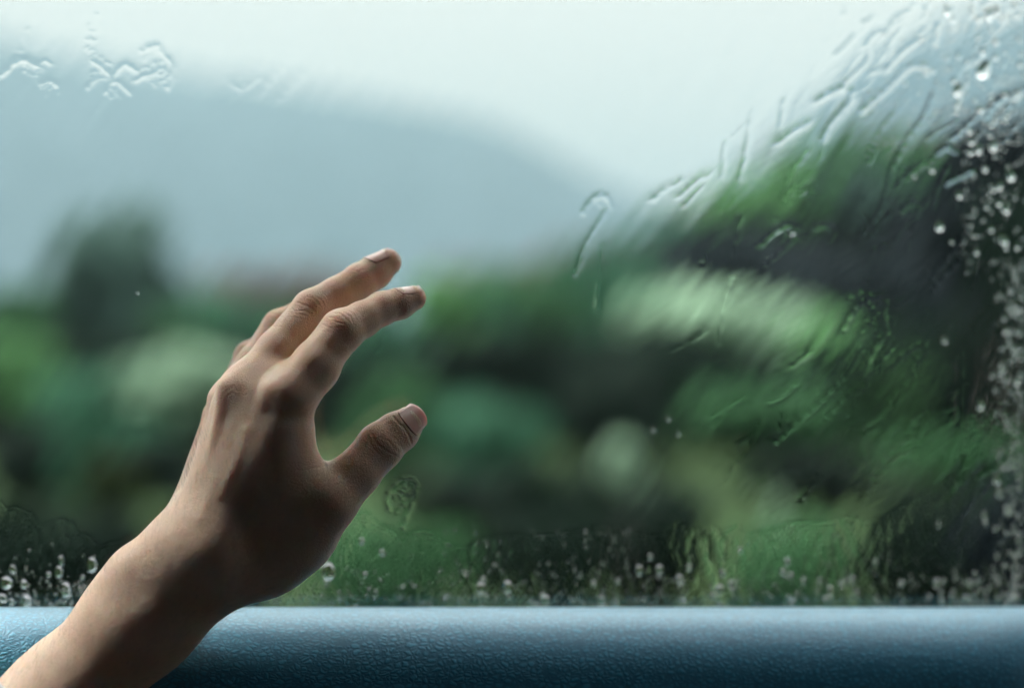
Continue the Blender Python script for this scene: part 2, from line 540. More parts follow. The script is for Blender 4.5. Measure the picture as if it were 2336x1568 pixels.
if (N * g).sum() < 0: F = F[:, ::-1].copy(); N = -N

# creases: over the finger joints, the thumb joint, the knuckles and the web
UV = np.stack([V[:, 0] / V[:, 1] * 2336 / .72 + 1168, -V[:, 2] / V[:, 1] * 2336 / .72 + 784], -1)
front = np.clip(-(N * V).sum(1) / np.linalg.norm(V, axis=1) * 3.0, 0, 1)
disp = np.zeros(len(V))
def z2(x, y): return (456 + x * .2546, 513 + y * .2546)       # readings from an enlarged view of the fingers
def z3(x, y): return (399 + x * .3638, 798 + y * .3638)       # ... and of the back of the hand
CREASES = [  # (points, depth mm, half width in picture units)
 ([z2(960,640), z2(1010,650), z2(1050,690), z2(1070,720)], .34, 1.7),
 ([z2(1040,640), z2(1085,670), z2(1110,715)], .28, 1.5),
 ([z2(1090,600), z2(1130,630), z2(1150,670)], .16, 1.3),
 ([z2(1150,580), z2(1185,610), z2(1200,650)], .10, 1.3),
 ([z2(870,695), z2(920,710), z2(980,730), z2(1035,780)], .38, 1.8),
 ([z2(830,750), z2(850,772), z2(930,765), z2(1000,800)], .30, 1.6),
 ([z2(820,785), z2(880,795), z2(960,815)], .22, 1.5),
 ([z2(790,825), z2(860,830), z2(930,850)], .16, 1.4),
 ([z2(880,700), z2(930,665), z2(960,640)], .14, 1.4),
 ([z2(1160,825), z2(1200,830), z2(1190,855), z2(1230,870), z2(1290,880)], .36, 1.8),
 ([z2(1100,890), z2(1150,915), z2(1220,925), z2(1280,910)], .30, 1.6),
 ([z2(1060,940), z2(1120,955), z2(1180,965)], .16, 1.4),
 ([z2(1200,790), z2(1250,790), z2(1300,830), z2(1340,870)], .26, 1.6),
 ([z2(1290,780), z2(1350,820), z2(1370,870)], .26, 1.5),
 ([z2(1340,770), z2(1390,810), z2(1405,850)], .20, 1.4),
 ([z2(1400,760), z2(1440,790), z2(1450,820)], .13, 1.3),
 ([z2(1450,745), z2(1490,775), z2(1500,800)], .10, 1.3),
 ([z2(1230,850), z2(1260,830), z2(1290,800)], .18, 1.4),
 ([z2(1250,860), z2(1300,850), z2(1330,840)], .16, 1.4),
 ([z2(1350,400), z2(1390,405), z2(1430,430)], .22, 1.6),
 ([z2(1400,415), z2(1460,400), z2(1500,400)], .14, 1.5),
 ([z2(1740,700), z2(1790,665), z2(1830,640)], .12, 1.4),
 ([z2(1770,720), z2(1820,690), z2(1850,680)], .10, 1.4),
 ([z2(640,790), z2(680,800), z2(740,830)], .28, 1.7),
 ([z2(620,820), z2(650,850)], .16, 1.4),
 ([z2(570,915), z2(640,905), z2(720,910)], .22, 1.5),
 ([z2(590,880), z2(650,870)], .12, 1.4),
 ([z2(230,1490), z2(300,1440), z2(330,1480)], .20, 1.8),
 ([z2(240,1540), z2(290,1500), z2(350,1530)], .16, 1.8),
 ([z3(1240,535), z3(1270,590), z3(1340,640), z3(1400,670)], .24, 2.4),
 ([z3(1290,545), z3(1340,570), z3(1400,640)], .22, 1.8),
 ([z3(1210,540), z3(1230,600), z3(1290,660)], .16, 1.8),
 ([z3(1330,520), z3(1390,560), z3(1430,620)], .16, 1.8),
 ([z3(1180,560), z3(1200,640)], .10, 1.8),
 ([z3(770,760), z3(820,745), z3(900,735), z3(945,722)], .20, 2.4),
 ([z3(800,730), z3(850,715), z3(900,705)], .16, 2.0),
 ([z3(790,690), z3(840,680)], .18, 2.0),
 ([z3(780,650), z3(850,645)], .12, 2.0),
 ([z3(945,715), z3(950,760)], .20, 1.8),
 ([z3(870,330), z3(905,300), z3(940,255)], .22, 2.0),
 ([z3(890,370), z3(915,330)], .14, 1.8),
 ([z3(840,430), z3(875,440)], .14, 1.8),
]
for pl, dep, w in CREASES:
    pl = np.array(pl); a0 = pl.min(0) - 14; a1 = pl.max(0) + 14
    s = np.nonzero((UV[:, 0] > a0[0]) & (UV[:, 0] < a1[0]) & (UV[:, 1] > a0[1]) & (UV[:, 1] < a1[1]) & (front > 0) & (V[:, 1] < 664))[0]
    if not len(s): continue
    dd = seg_dist(UV[s], pl)
    dep *= .55 if pl[:, 1].min() > 970 and pl[:, 0].min() > 800 else .62
    disp[s] += (-dep * np.exp(-(dd / w) ** 2) + dep * .28 * np.exp(-((dd - 2.4 * w) / (1.5 * w)) ** 2)) * front[s]
# fold of skin behind the thumb nail
dd = seg_dist(UV, np.array([z3(1372, 420), z3(1400, 455), z3(1440, 490), z3(1470, 540), z3(1484, 580)]))
disp += (-.28 * np.exp(-(dd / 2.2) ** 2)) * front * (V[:, 1] < 664)
# faint tendons, veins and unevenness of the skin
def wob(p, seed, s):
    r = np.random.default_rng(seed); o = np.zeros(len(p))
    for _ in range(10):
        k = r.normal(size=3); k /= np.linalg.norm(k); k *= r.uniform(.6, 1.6) / s
        o += np.sin(p @ k * 2 * math.pi + r.uniform(0, 6.28))
    return o / 10
disp += wob(V, 3, 22) * .20 + wob(V, 5, 9) * .10 + wob(V, 9, 4) * .035
for pl, hgt, w in [([(500, 1130), (545, 1040), (560, 980)], .4, 13), ([(455, 1180), (490, 1090)], .3, 12)]:
    dd = seg_dist(UV, np.array(pl, float))
    disp += hgt * np.exp(-(dd / w) ** 2) * front * (V[:, 1] < 664)
V2 = V + N * disp[:, None]

def to_world(P): return P / 1000.0 + np.array([0, 0, CAMZ])
person = empty('person', (-.20, .60, CAMZ - .17))
props(person, 'left hand raised toward the rainy window, bare forearm coming from a white sleeve', 'person')
def child_mesh(name, verts, faces, mat, parent, smooth=True):
    o = mesh_obj(name, np.asarray(verts) - np.array(parent.location), faces, mat, parent, smooth)
    return o
arm = child_mesh('hand_and_forearm', to_world(V2), F, M_SKIN, person)

# nails: a curved plate laid on each finger end
def nail(A, B, dors, s0, s1, halfw, lift=.18, tip_extra=0.0, nu=15, nv=19, name='fingernail'):
    a, b = A[:3], B[:3]
    ax = (b - a); Ln = np.linalg.norm(ax); ax /= Ln
    dn = dors - ax * (dors @ ax); dn /= np.linalg.norm(dn)
    sd = np.cross(ax, dn)
    P = []
    for i in range(nv):
        t = i / (nv - 1)
        s = s0 + (s1 - s0) * t
        for j in range(nu):
            q = (j / (nu - 1) - .5) * 2
            # rounded cuticle end and rounded free edge
            w = halfw * (1 - .10 * t)
            corner = (abs(q) ** 2.6)
            ss = s + corner * (1.0 * (1 - t) ** 2 * 1.6 - 1.5 * t ** 2)
            o = a + ax * ss + sd * q * w
            P.append(o + dn * 14)
    P = np.array(P)
    # lower every point on to the finger
    tcur = np.zeros(len(P))
    for _ in range(40):
        tcur = np.minimum(tcur + hand_sdf(P - dn * tcur[:, None]) * .8, 16)
    hit = P - dn * tcur[:, None]
    # plates are stiffer than skin: flatten along the finger by fitting a smooth arch
    H = (hit - a) @ dn
    H = H.reshape(nv, nu)
    qs = (np.arange(nu) / (nu - 1) - .5) * 2
    ok = H[:max(3, int(nv * .7))].mean(0)
    c = np.polyfit(qs[3:-3], ok[3:-3], 2)
    c[1] *= .5; c[0] = min(c[0], -.25 * halfw * .6)
    arch = np.polyval(c, qs) - c[2]
    hm = H[:, nu // 2]
    sl = np.polyfit(np.arange(nv)[:int(nv * .8)], hm[:int(nv * .8)], 1)
    spine = np.polyval(sl, np.arange(nv))
    spine = spine - .25 * np.linspace(0, 1, nv) ** 3
    target = spine[:, None] + arch[None, :] * 1.05 + lift
    Q = hit + dn * (target.reshape(-1) - H.reshape(-1))[:, None]
    thick = .55
    top = Q; bot = Q - dn * thick
    n = nu * nv
    Fc = []
    for i in range(nv - 1):
        for j in range(nu - 1):
            k = i * nu + j
            Fc.append((k, k + 1, k + nu + 1, k + nu)); Fc.append((n + k, n + k + nu, n + k + nu + 1, n + k + 1))
    rim = [i for i in range(nu)] + [i * nu + nu - 1 for i in range(1, nv)] + [(nv - 1) * nu + j for j in range(nu - 2, -1, -1)] + [i * nu for i in range(nv - 2, 0, -1)]
    for k in range(len(rim)):
        r0, r1 = rim[k], rim[(k + 1) % len(rim)]
        Fc.append((r0, n + r0, n + r1, r1))
    VV = np.concatenate([top, bot])
    o = child_mesh(name, to_world(VV), [tuple(f) for f in Fc], M_NAIL, person)
    bm_fix(o)
    return o

def bm_fix(o):
    import bmesh
    bm = bmesh.new(); bm.from_mesh(o.data); bmesh.ops.recalc_face_normals(bm, faces=bm.faces); bm.to_mesh(o.data); bm.free()

NAILDIR_F = np.array([-.30, -.42, .86])
nail(T2, T3, np.array([.18, -.95, .05]), 12.5, 23.5, 6.6)
nail(I2, I3, NAILDIR_F, 7.5, 19.5, 5.0)
nail(M2, M3, NAILDIR_F, 7.0, 18.5, 5.6)

# fine hairs on the forearm and the back of the hand
def hairs():
    r = np.random.default_rng(8)
    ok = np.nonzero((N[:, 1] < .25) & (UV[:, 1] > 980) & (UV[:, 0] < 640) & (UV[:, 0] > -10) & (V[:, 1] < 650) & (N[:, 0] + N[:, 2] * .6 > -1.2))[0]
    pick = r.choice(ok, 2600, replace=False)
    along = (M0[:3] - F2_R[:3]); along /= np.linalg.norm(along)
    VV, FF = [], []
    for i in pick:
        n = N[i]; t = along - n * (along @ n); t /= max(np.linalg.norm(t), 1e-6); b = np.cross(n, t)
        L_ = r.uniform(2.0, 5.0); side = r.normal(0, .35); k = len(VV); w_ = .028
        dirs = [V2[i], V2[i] + (t * .45 + n * .35 + b * side * .3) * L_, V2[i] + (t * .95 + n * .45 + b * side * .8) * L_]
        for q_, c_ in enumerate(dirs):
            for a_ in range(3):
                an = a_ * 2.094; VV.append(c_ + (b * math.cos(an) + n * math.sin(an)) * w_ * (1, .75, .12)[q_])
        for q_ in range(2):
            for a_ in range(3):
                FF.append((k + q_ * 3 + a_, k + q_ * 3 + (a_ + 1) % 3, k + q_ * 3 + 3 + (a_ + 1) % 3, k + q_ * 3 + 3 + a_))
    o = child_mesh('arm_hair', to_world(np.array(VV)), FF, simple_mat('hair', (.05, .035, .025), .5), person)
    o['kind'] = 'stuff'
hairs()

# the sleeve: a loose cloth cuff round the forearm at the very left
def sleeve():
    c0 = (J(-25, 1600, .587, 1) + J(-25, 1600, .587, 1)) / 2
    a = (F2_R[:3] + F2_U[:3]) / 2 ; b = (F3_R[:3] + F3_U[:3]) / 2
    ax = (b - a) / np.linalg.norm(b - a)
    s = (F2_R[:3] - F2_U[:3]); s -= ax * (s @ ax); s /= np.linalg.norm(s); t = np.cross(ax, s)
    rings = []
    prof = [(32, 29.5), (31.2, 31.5), (33, 33), (38, 33.3), (50, 34), (62, 35.2), (75, 35), (95, 38), (120, 41), (150, 44)]
    inner = [(150, 42), (60, 33.5), (38, 31.6), (32, 29.5)]
    nr = 72
    for k, (dz, r) in enumerate(prof + inner[:-1]):
        for i in range(nr):
            an = 2 * math.pi * i / nr
            w = 1 + .018 * math.sin(3 * an + dz * .05) + .012 * math.sin(7 * an - dz * .13)
            rings.append(a + ax * (dz - 12 + 2 * math.sin(2 * an)) + s * math.cos(an) * r * w * 1.12 + t * math.sin(an) * r * w * .92)
    m = len(prof + inner[:-1]); Fc = []
    for k in range(m):
        for i in range(nr):
            k2 = (k + 1) % m
            Fc.append((k * nr + i, k * nr + (i + 1) % nr, k2 * nr + (i + 1) % nr, k2 * nr + i))
    o = child_mesh('sleeve', to_world(np.array(rings)), Fc, M_CLOTH, person)
    bm_fix(o)
sleeve()
# ------------------------------------------------------------------ the car: door with its window, roof, pillars
car = empty('car', (0, .75, 0))
props(car, 'car cabin seen from inside, dark door below a rain-covered side window', 'car')
def W(x, n, z):                  # point by distance along the window, distance outward, height
    return np.array([0, GY0, 0]) + E1 * x + GN * n + np.array([0, 0, z])
def cb(name, x0, x1, n0, n1, z0, z1, mat, parent, slope=0.0):
    vs = []
    for z in (z0, z1):
        for (x, n) in ((x0, n0), (x1, n0), (x1, n1), (x0, n1)):
            vs.append(W(x, n, z + slope * x))
    f = [(0,3,2,1),(4,5,6,7),(0,1,5,4),(1,2,6,5),(2,3,7,6),(3,0,4,7)]
    base = np.array([0, 0, 0.])
    q = parent
    while q is not None:
        base = base + np.array(q.location); q = q.parent
    return mesh_obj(name, np.array(vs) - base, f, mat, parent, smooth=False)

VS = 1391.0                       # picture height of the sill line
bS = -(VS - 784) / 2336 * .72
SL = bS * GM / math.sqrt(1 + 0)   # the sill falls as the window recedes
def sill_z(x):                    # z of the sill line at distance x along the window
    p = W(x, 0, 0); return CAMZ + bS * p[1]
slope = (sill_z(.1) - sill_z(0)) / .1
Z0 = sill_z(0)
door = empty('door', (0, 0, 0), car)
XL, XR, ZT = -.85, .60, Z0 + .56
cb('door_shell', XL - .2, XR + .25, .008, .05, Z0 - .85, Z0 - .03, M_PAINT, door, slope)
cb('inner_panel', XL - .2, XR + .25, -.055, .004, Z0 - .85, Z0 - .13, M_DARK, door, slope)
cb('window_frame', XL, XR, -.01, .03, ZT, ZT + .05, M_DARK, door, 0)
pane = cb('window_glass', XL, XR, 0.0, .0035, Z0 - .03, ZT, M_PANE, door, 0)
cb('window_seal', XL, XR, -.006, -.001, Z0 - .03, Z0 + .0006, M_RUBBER, door, slope)
cb('outer_seal', XL, XR, .010, .018, Z0 - .03, Z0 - .004, M_RUBBER, door, slope)

# padded leather top of the door
prof = [(-.0055, -.012), (-.0062, -.0035), (-.009, -.0004), (-.0165, -.0004), (-.0245, -.0022), (-.0315, -.0056), (-.037, -.0104), (-.041, -.0162),
        (-.0435, -.023), (-.045, -.031), (-.0455, -.041), (-.045, -.06), (-.0425, -.09), (-.038, -.13)]
from itertools import chain as _ch
def smooth_prof(P, n):
    P = np.array(P, float)
    for _ in range(n):
        Q = [P[0]]
        for a, b in zip(P[:-1], P[1:]):
            Q += [a * .75 + b * .25, a * .25 + b * .75]
        Q.append(P[-1]); P = np.array(Q)
    return P
prof = smooth_prof(prof, 2)
xs = np.concatenate([np.linspace(XL, .18, 60), np.linspace(.185, .42, 60)])
TV = []
for x in xs:
    e = max(0, (x - .195) / .080)
    shrink = math.sqrt(max(0.0, 1 - min(e, .98) ** 2.2)) if e > 0 else 1
    for (n_, z_) in prof:
        TV.append(W(x, -.0055 + (n_ + .0055) * shrink, Z0 + slope * x + z_ * (1 + .3 * (1 - shrink))))
m_, k_ = len(xs), len(prof)
TF = [(i * k_ + j, i * k_ + j + 1, (i + 1) * k_ + j + 1, (i + 1) * k_ + j) for i in range(m_ - 1) for j in range(k_ - 1)]
pb = np.array(car.location)
trim = mesh_obj('leather_pad', np.array(TV) - pb, TF, M_LEATHER, door)
sm_ = trim.modifiers.new('thickness', 'SOLIDIFY'); sm_.thickness = .004; sm_.offset = 1
trim['label'] = 'padded dark blue leather top of the door'

cb('rear_pillar', XR, XR + .25, -.10, .05, Z0 - .85, ZT + .20, M_DARK, car, 0)
yb = car.location[1]
cb('front_pillar', XL - .12, XL, -.05, .05, Z0 - .1, ZT + .09, M_DARK, car, 0)
cb('roof_rail', XL, XR, -.05, .03, ZT + .05, ZT + .09, M_ROOF, car, 0)
box('roof', (-1.25, -1.2 - yb, ZT + .06), (1.1, .62 - yb, ZT + .10), M_ROOF, car)
box('floor_pan', (-1.25, -1.2 - yb, .30), (1.1, .90 - yb, .34), M_DARK, car)
box('far_side_light_block', (-1.25, -1.24 - yb, .30), (1.1, -1.2 - yb, ZT + .10), M_DARK, car)  # unseen, left without a window to keep front light off the hand
box('rear_panel', (1.1, -1.24 - yb, .30), (1.14, .90 - yb, ZT + .10), M_DARK, car)
box('front_light_block', (-1.29, -1.24 - yb, .30), (-1.25, .60 - yb, ZT + .10), M_DARK, car)  # unseen, closed where a windscreen would be, to shut out fill light
# ------------------------------------------------------------------ outside: road, verge, undergrowth, trees, hills, haze
def dist_noise(x, y, seed, s, oct=4):
    r = np.random.default_rng(seed); o = 0; amp = 1; tot = 0
    for k in range(oct):
        for _ in range(5):
            a = r.uniform(0, 6.28); f = 2 ** k / s * r.uniform(.7, 1.3)
            o = o + amp * np.sin((x * math.cos(a) + y * math.sin(a)) * f * 6.28 + r.uniform(0, 6.28))
        tot += amp * 2.2; amp *= .5
    return o / tot

def ground_mat(name, c1, c2, scale):
    m, nt, p = mat_new(name)
    n = node(nt, 'ShaderNodeTexNoise', Scale=scale, Detail=8.0)
    tc = node(nt, 'ShaderNodeTexCoord'); nt.links.new(tc.outputs['Object'], n.inputs['Vector'])
    r = node(nt, 'ShaderNodeValToRGB')
    r.color_ramp.elements[0].position = .35; r.color_ramp.elements[0].color = (*c1, 1)
    r.color_ramp.elements[1].position = .65; r.color_ramp.elements[1].color = (*c2, 1)
    nt.links.new(n.outputs['Fac'], r.inputs[0]); nt.links.new(r.outputs[0], p.inputs['Base Color'])
    b = node(nt, 'ShaderNodeBump', Strength=.4, Distance=.02); nt.links.new(n.outputs['Fac'], b.inputs['Height'])
    nt.links.new(b.outputs[0], p.inputs['Normal'])
    p.inputs['Roughness'].default_value = .95
    p.inputs['Specular IOR Level'].default_value = .03
    return m
M_GROUND = ground_mat('ground', (.010, .020, .008), (.022, .036, .014), .8)
M_ROAD = ground_mat('wet_asphalt', (.035, .035, .040), (.060, .058, .064), 9.0)
M_ROAD.node_tree.nodes['Principled BSDF'].inputs['Specular IOR Level'].default_value = .4
M_ROAD.node_tree.nodes['Principled BSDF'].inputs['Roughness'].default_value = .45
M_VERGE = ground_mat('verge_grass', (.010, .018, .007), (.020, .030, .010), 3.0)
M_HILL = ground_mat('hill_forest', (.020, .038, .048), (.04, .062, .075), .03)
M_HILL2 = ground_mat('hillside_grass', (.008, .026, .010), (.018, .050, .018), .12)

def sheet(name, x0, x1, y0, y1, z, mat):
    o = mesh_obj(name, [(x0, y0, z), (x1, y0, z), (x1, y1, z), (x0, y1, z)], [(0, 1, 2, 3)], mat, smooth=False)
    props(o, kind='structure'); return o
sheet('ground', -5000, 5000, -3000, 5500, 0, M_GROUND)
sheet('road', -300, 300, -6, 4.6, .004, M_ROAD)
sheet('grass_verge', -300, 300, 4.6, 6.0, .008, M_VERGE)
# rough grass standing on the verge
NB = 26000
bx = NP.uniform(-5, 5, NB); by = NP.uniform(4.7, 6.0, NB)
hgt = NP.uniform(.04, .11, NB) * (1 + .5 * dist_noise(bx, by, 4, 2.0)); ang = NP.uniform(0, 6.28, NB)
wd = .012; lean = NP.normal(0, .07, (NB, 2))
p0 = np.stack([bx - wd * np.cos(ang), by - wd * np.sin(ang), np.full(NB, .005)], -1)
p1 = np.stack([bx + wd * np.cos(ang), by + wd * np.sin(ang), np.full(NB, .005)], -1)
p2 = np.stack([bx + lean[:, 0], by + lean[:, 1], hgt], -1)
GV = np.stack([p0, p1, p2], 1).reshape(-1, 3)
o = mesh_obj('verge_grass', GV, np.arange(NB * 3).reshape(-1, 3), M_LEAF['olive'], smooth=False)
props(o, 'rough yellow-green grass on the verge beyond the road', 'grass', kind='stuff')

# hills as terrain ridges; the ridge line follows the picture's elevation angles
def ridge(name, pts, dist, depth, mat, foot=0.0, seed=1, rough=.03):
    us = np.array([p[0] for p in pts], float); vs = np.array([p[1] for p in pts], float)
    nx, ny = 160, 24
    uu = np.linspace(us[0], us[-1], nx); vv = np.interp(uu, us, vs)
    vv = np.convolve(np.pad(vv, 4, 'edge'), np.ones(9) / 9, 'valid')
    VV = []
    for j in range(ny):
        t = j / (ny - 1)             # 0 foot .. .6 crest .. 1 behind
        for i in range(nx):
            a = (uu[i] - 1168) / 2336 * .72; H = -(vv[i] - 784) / 2336 * .72 * dist
            y = dist + depth * (t - .6) * 1.6
            x = a * (dist + depth * (t - .6) * .4)
            prof = math.sin(min(t / .6, 1) * math.pi / 2) if t <= .6 else math.cos((t - .6) / .4 * math.pi / 2)
            z = CAMZ + (H + 2) * prof - 2
            if .02 < t < .98: z += rough * H * dist_noise(x, y, seed, depth * .5) * min(1, 4 * t) * (.3 if abs(t - .6) < .08 else 1)
            VV.append((x, y, max(z, -.5) if 0 < j < ny - 1 else -.5))
    FF = [(j * nx + i, j * nx + i + 1, (j + 1) * nx + i + 1, (j + 1) * nx + i) for j in range(ny - 1) for i in range(nx - 1)]
    o = mesh_obj(name, VV, FF, mat); props(o, kind='structure'); return o
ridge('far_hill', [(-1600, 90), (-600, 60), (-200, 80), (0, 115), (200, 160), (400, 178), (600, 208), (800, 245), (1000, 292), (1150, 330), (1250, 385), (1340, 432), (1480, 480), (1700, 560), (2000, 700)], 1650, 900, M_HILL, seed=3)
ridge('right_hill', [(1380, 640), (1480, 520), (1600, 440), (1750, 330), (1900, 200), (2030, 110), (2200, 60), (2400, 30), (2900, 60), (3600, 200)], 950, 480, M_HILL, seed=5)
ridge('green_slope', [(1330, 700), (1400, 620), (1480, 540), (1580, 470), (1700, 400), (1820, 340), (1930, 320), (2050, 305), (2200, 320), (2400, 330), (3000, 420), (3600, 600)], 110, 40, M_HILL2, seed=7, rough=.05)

# trees and shrubs: trunk, limbs and a crown of leaf clumps
def crown_mesh(name, seed, n_leaf, leaf, shape='round'):
    r = np.random.default_rng(seed)
    nl = 26
    cen = []
    while len(cen) < nl:
        p = r.uniform(-1, 1, 3)
        if np.linalg.norm(p) < .78: cen.append(p)
    cen = np.array(cen); rad = r.uniform(.24, .46, nl)
    wgt = rad ** 2; wgt /= wgt.sum()
    which = r.choice(nl, n_leaf, p=wgt)
    d = r.normal(size=(n_leaf, 3)); d /= np.linalg.norm(d, axis=1, keepdims=True)
    P = cen[which] + d * (rad[which] * r.uniform(.55, 1.08, n_leaf))[:, None]
    P[:, 2] = P[:, 2] * .5 + .5                     # z from 0 to 1
    P[:, :2] *= .5
    if shape == 'cone': P[:, :2] *= (1.25 - .95 * P[:, 2])[:, None]
    up = d + r.normal(0, .5, (n_leaf, 3)); up /= np.linalg.norm(up, axis=1, keepdims=True)
    t1 = np.cross(up, r.normal(size=(n_leaf, 3))); t1 /= np.linalg.norm(t1, axis=1, keepdims=True)
    t2 = np.cross(up, t1)
    s = leaf * r.uniform(.6, 1.4, n_leaf)[:, None]
    Q = np.stack([P - t1 * s, P - t2 * s * .55, P + t1 * s, P + t2 * s * .55], 1).reshape(-1, 3)
    me = bpy.data.meshes.new(name)
    me.from_pydata(Q.tolist(), [], np.arange(n_leaf * 4).reshape(-1, 4).tolist()); me.update()
    me.materials.append(M_LEAF['mid'])
    return me
CROWNS = [crown_mesh('crown', 20 + i, 4200, .046) for i in range(4)] + [crown_mesh('crown', 40, 2600, .045, 'cone')]
def trunk_mesh(seed):
    r = np.random.default_rng(seed); VV, FF = [], []
    def limb(a, b, ra, rb):
        ax = (b - a) / np.linalg.norm(b - a); s = np.cross(ax, (1, .2, .1)); s /= np.linalg.norm(s); t = np.cross(ax, s)
        base = len(VV); k = 7
        for f in (0, .5, 1):
            c = a + (b - a) * f + (s * .01 * math.sin(f * 3))
            for i in range(k):
                an = i / k * 6.2832; VV.append(c + (s * math.cos(an) + t * math.sin(an)) * (ra + (rb - ra) * f))
        for m in range(2):
            for i in range(k): FF.append((base + m * k + i, base + m * k + (i + 1) % k, base + (m + 1) * k + (i + 1) % k, base + (m + 1) * k + i))
    limb(np.array([0, 0, 0.]), np.array([.02, 0, .55]), .035, .022)
    for i in range(6):
        an = i * 1.05 + r.uniform(0, .6); z = .25 + i * .06
        limb(np.array([.01, 0, z]), np.array([.26 * math.cos(an), .26 * math.sin(an), z + .30]), .013, .005)
    me = bpy.data.meshes.new('trunk'); me.from_pydata([tuple(map(float, v)) for v in VV], [], FF); me.update()
    me.materials.append(M_BARK); return me
TRUNKS = [trunk_mesh(i) for i in range(3)]

def plant(name, u, v_top, v_bot, w, dist, col, label, cat='tree', group=None, cr=0, depth=1.0):
    """a tree or shrub standing at a distance: crown from v_top down to v_bot, w wide"""
    a = (u - 1168) / 2336 * .72; x = a * dist
    zt = CAMZ - (v_top - 784) / 2336 * .72 * dist; zb = CAMZ - (v_bot - 784) / 2336 * .72 * dist
    zb = max(zb, .02); wid = w / 2336 * .72 * dist
    root = empty(name, (x, dist, 0)); props(root, label, cat, group)
    c = bpy.data.objects.new('crown', CROWNS[cr]); link(c, root)
    c.location = (0, 0, zb); c.scale = (wid * 1.12, wid * 1.12 * depth, (zt - zb) * 1.05)
    c.rotation_euler = (0, 0, RNG.uniform(0, 6.28))
    c.material_slots[0].link = 'OBJECT'; c.material_slots[0].material = M_LEAF[col]
    t = bpy.data.objects.new('trunk', TRUNKS[cr % 3]); link(t, root)
    t.scale = (wid * .9, wid * .9, zt * .95)
    return root
G1, G2, G3 = 'trees beyond the road', 'shrubs along the verge', 'trees on the green slope'
# left
plant('tree', 268, 480, 990, 350, 30, 'grey', 'tall dark tree standing above all others on the left', 'tree', G1, 0)
plant('tree', 200, 560, 980, 260, 31, 'grey', 'dark tree behind the left flank of the tall one', 'tree', G1, 4)
plant('tree', 20, 650, 1000, 230, 24, 'mid', 'green rounded tree at the left edge of the view', 'tree', G1, 1)
plant('tree', 520, 650, 960, 220, 28, 'teal', 'blue-green tree right of the tall dark one, behind the fingers', 'tree', G1, 2)
plant('tree', 400, 720, 1000, 160, 24, 'mid', 'green tree in the gap right of the tall dark one', 'tree', G1, 3)
plant('tree', 640, 700, 980, 220, 30, 'mid', 'green tree hidden mostly by the fingers', 'tree', G1, 0)
plant('shrub', 40, 770, 960, 190, 17, 'light', 'yellow-green shrub low at the left edge', 'shrub', G2, 1)
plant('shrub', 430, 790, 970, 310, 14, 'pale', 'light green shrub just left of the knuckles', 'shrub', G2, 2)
plant('shrub', 270, 840, 1090, 360, 14, 'teal', 'wide blue-green shrub below the tall dark tree', 'shrub', G2, 3)
plant('shrub', 90, 980, 1300, 230, 11, 'dark', 'dark shrub low on the left', 'shrub', G2, 0)
plant('shrub', 160, 900, 1150, 70, 10.5, 'teal', 'narrow upright blue-green shrub low on the left', 'shrub', G2, 4)
plant('shrub', 250, 1040, 1250, 150, 9.5, 'olive', 'low olive shrub left of the wrist', 'shrub', G2, 1)
plant('shrub', 360, 990, 1300, 220, 11.5, 'dark', 'dark shrub beside the wrist', 'shrub', G2, 2)
# centre
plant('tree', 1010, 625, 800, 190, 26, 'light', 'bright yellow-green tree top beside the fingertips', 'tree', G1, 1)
plant('tree', 1200, 600, 860, 260, 32, 'mid', 'green tree in the middle below the far hill', 'tree', G1, 2)
plant('tree', 1100, 640, 900, 200, 28, 'teal', 'blue-green tree between the bright top and the middle tree', 'tree', G1, 3)
plant('tree', 870, 700, 1050, 200, 24, 'teal', 'blue-green tree seen between index finger and thumb', 'tree', G1, 0)
plant('tree', 1350, 560, 900, 260, 36, 'teal', 'blue-green tree at the foot of the green slope', 'tree', G1, 3)
plant('tree', 1250, 560, 800, 500, 48, 'brown', 'bare grey-brown thicket top behind the middle trees', 'tree', G1, 2)
plant('tree', 660, 610, 800, 420, 46, 'brown', 'bare grey-brown thicket top behind the fingers', 'tree', G1, 0)
plant('shrub', 1180, 760, 960, 460, 15, 'dark', 'long dark shrub in the middle of the view', 'shrub', G2, 1, .5)
plant('shrub', 1110, 900, 1120, 260, 12.5, 'teal', 'blue-green shrub right of the thumb tip', 'shrub', G2, 2)
plant('shrub', 900, 860, 1130, 200, 13, 'mid', 'green shrub framed by thumb and index finger', 'shrub', G2, 3)
plant('shrub', 1400, 820, 1330, 420, 13, 'dark', 'large dark shrub at the centre right', 'shrub', G2, 0, .5)
plant('shrub', 1050, 1080, 1500, 460, 10, 'dark', 'dark shrub low in the middle, near the verge', 'shrub', G2, 1, .5)
plant('shrub', 1415, 1000, 1130, 92, 6.2, 'pale', 'small pale shrub standing in for a blurred light spot in the dark centre', 'shrub', G2, 1)  # pale shrub added to stand for an out-of-focus disc of light
plant('shrub', 1770, 1130, 1200, 45, 6.1, 'pale', 'small pale shrub standing in for a blurred light spot low right of centre', 'shrub', G2, 3)  # likewise a pale shrub added for a dimmer disc of light
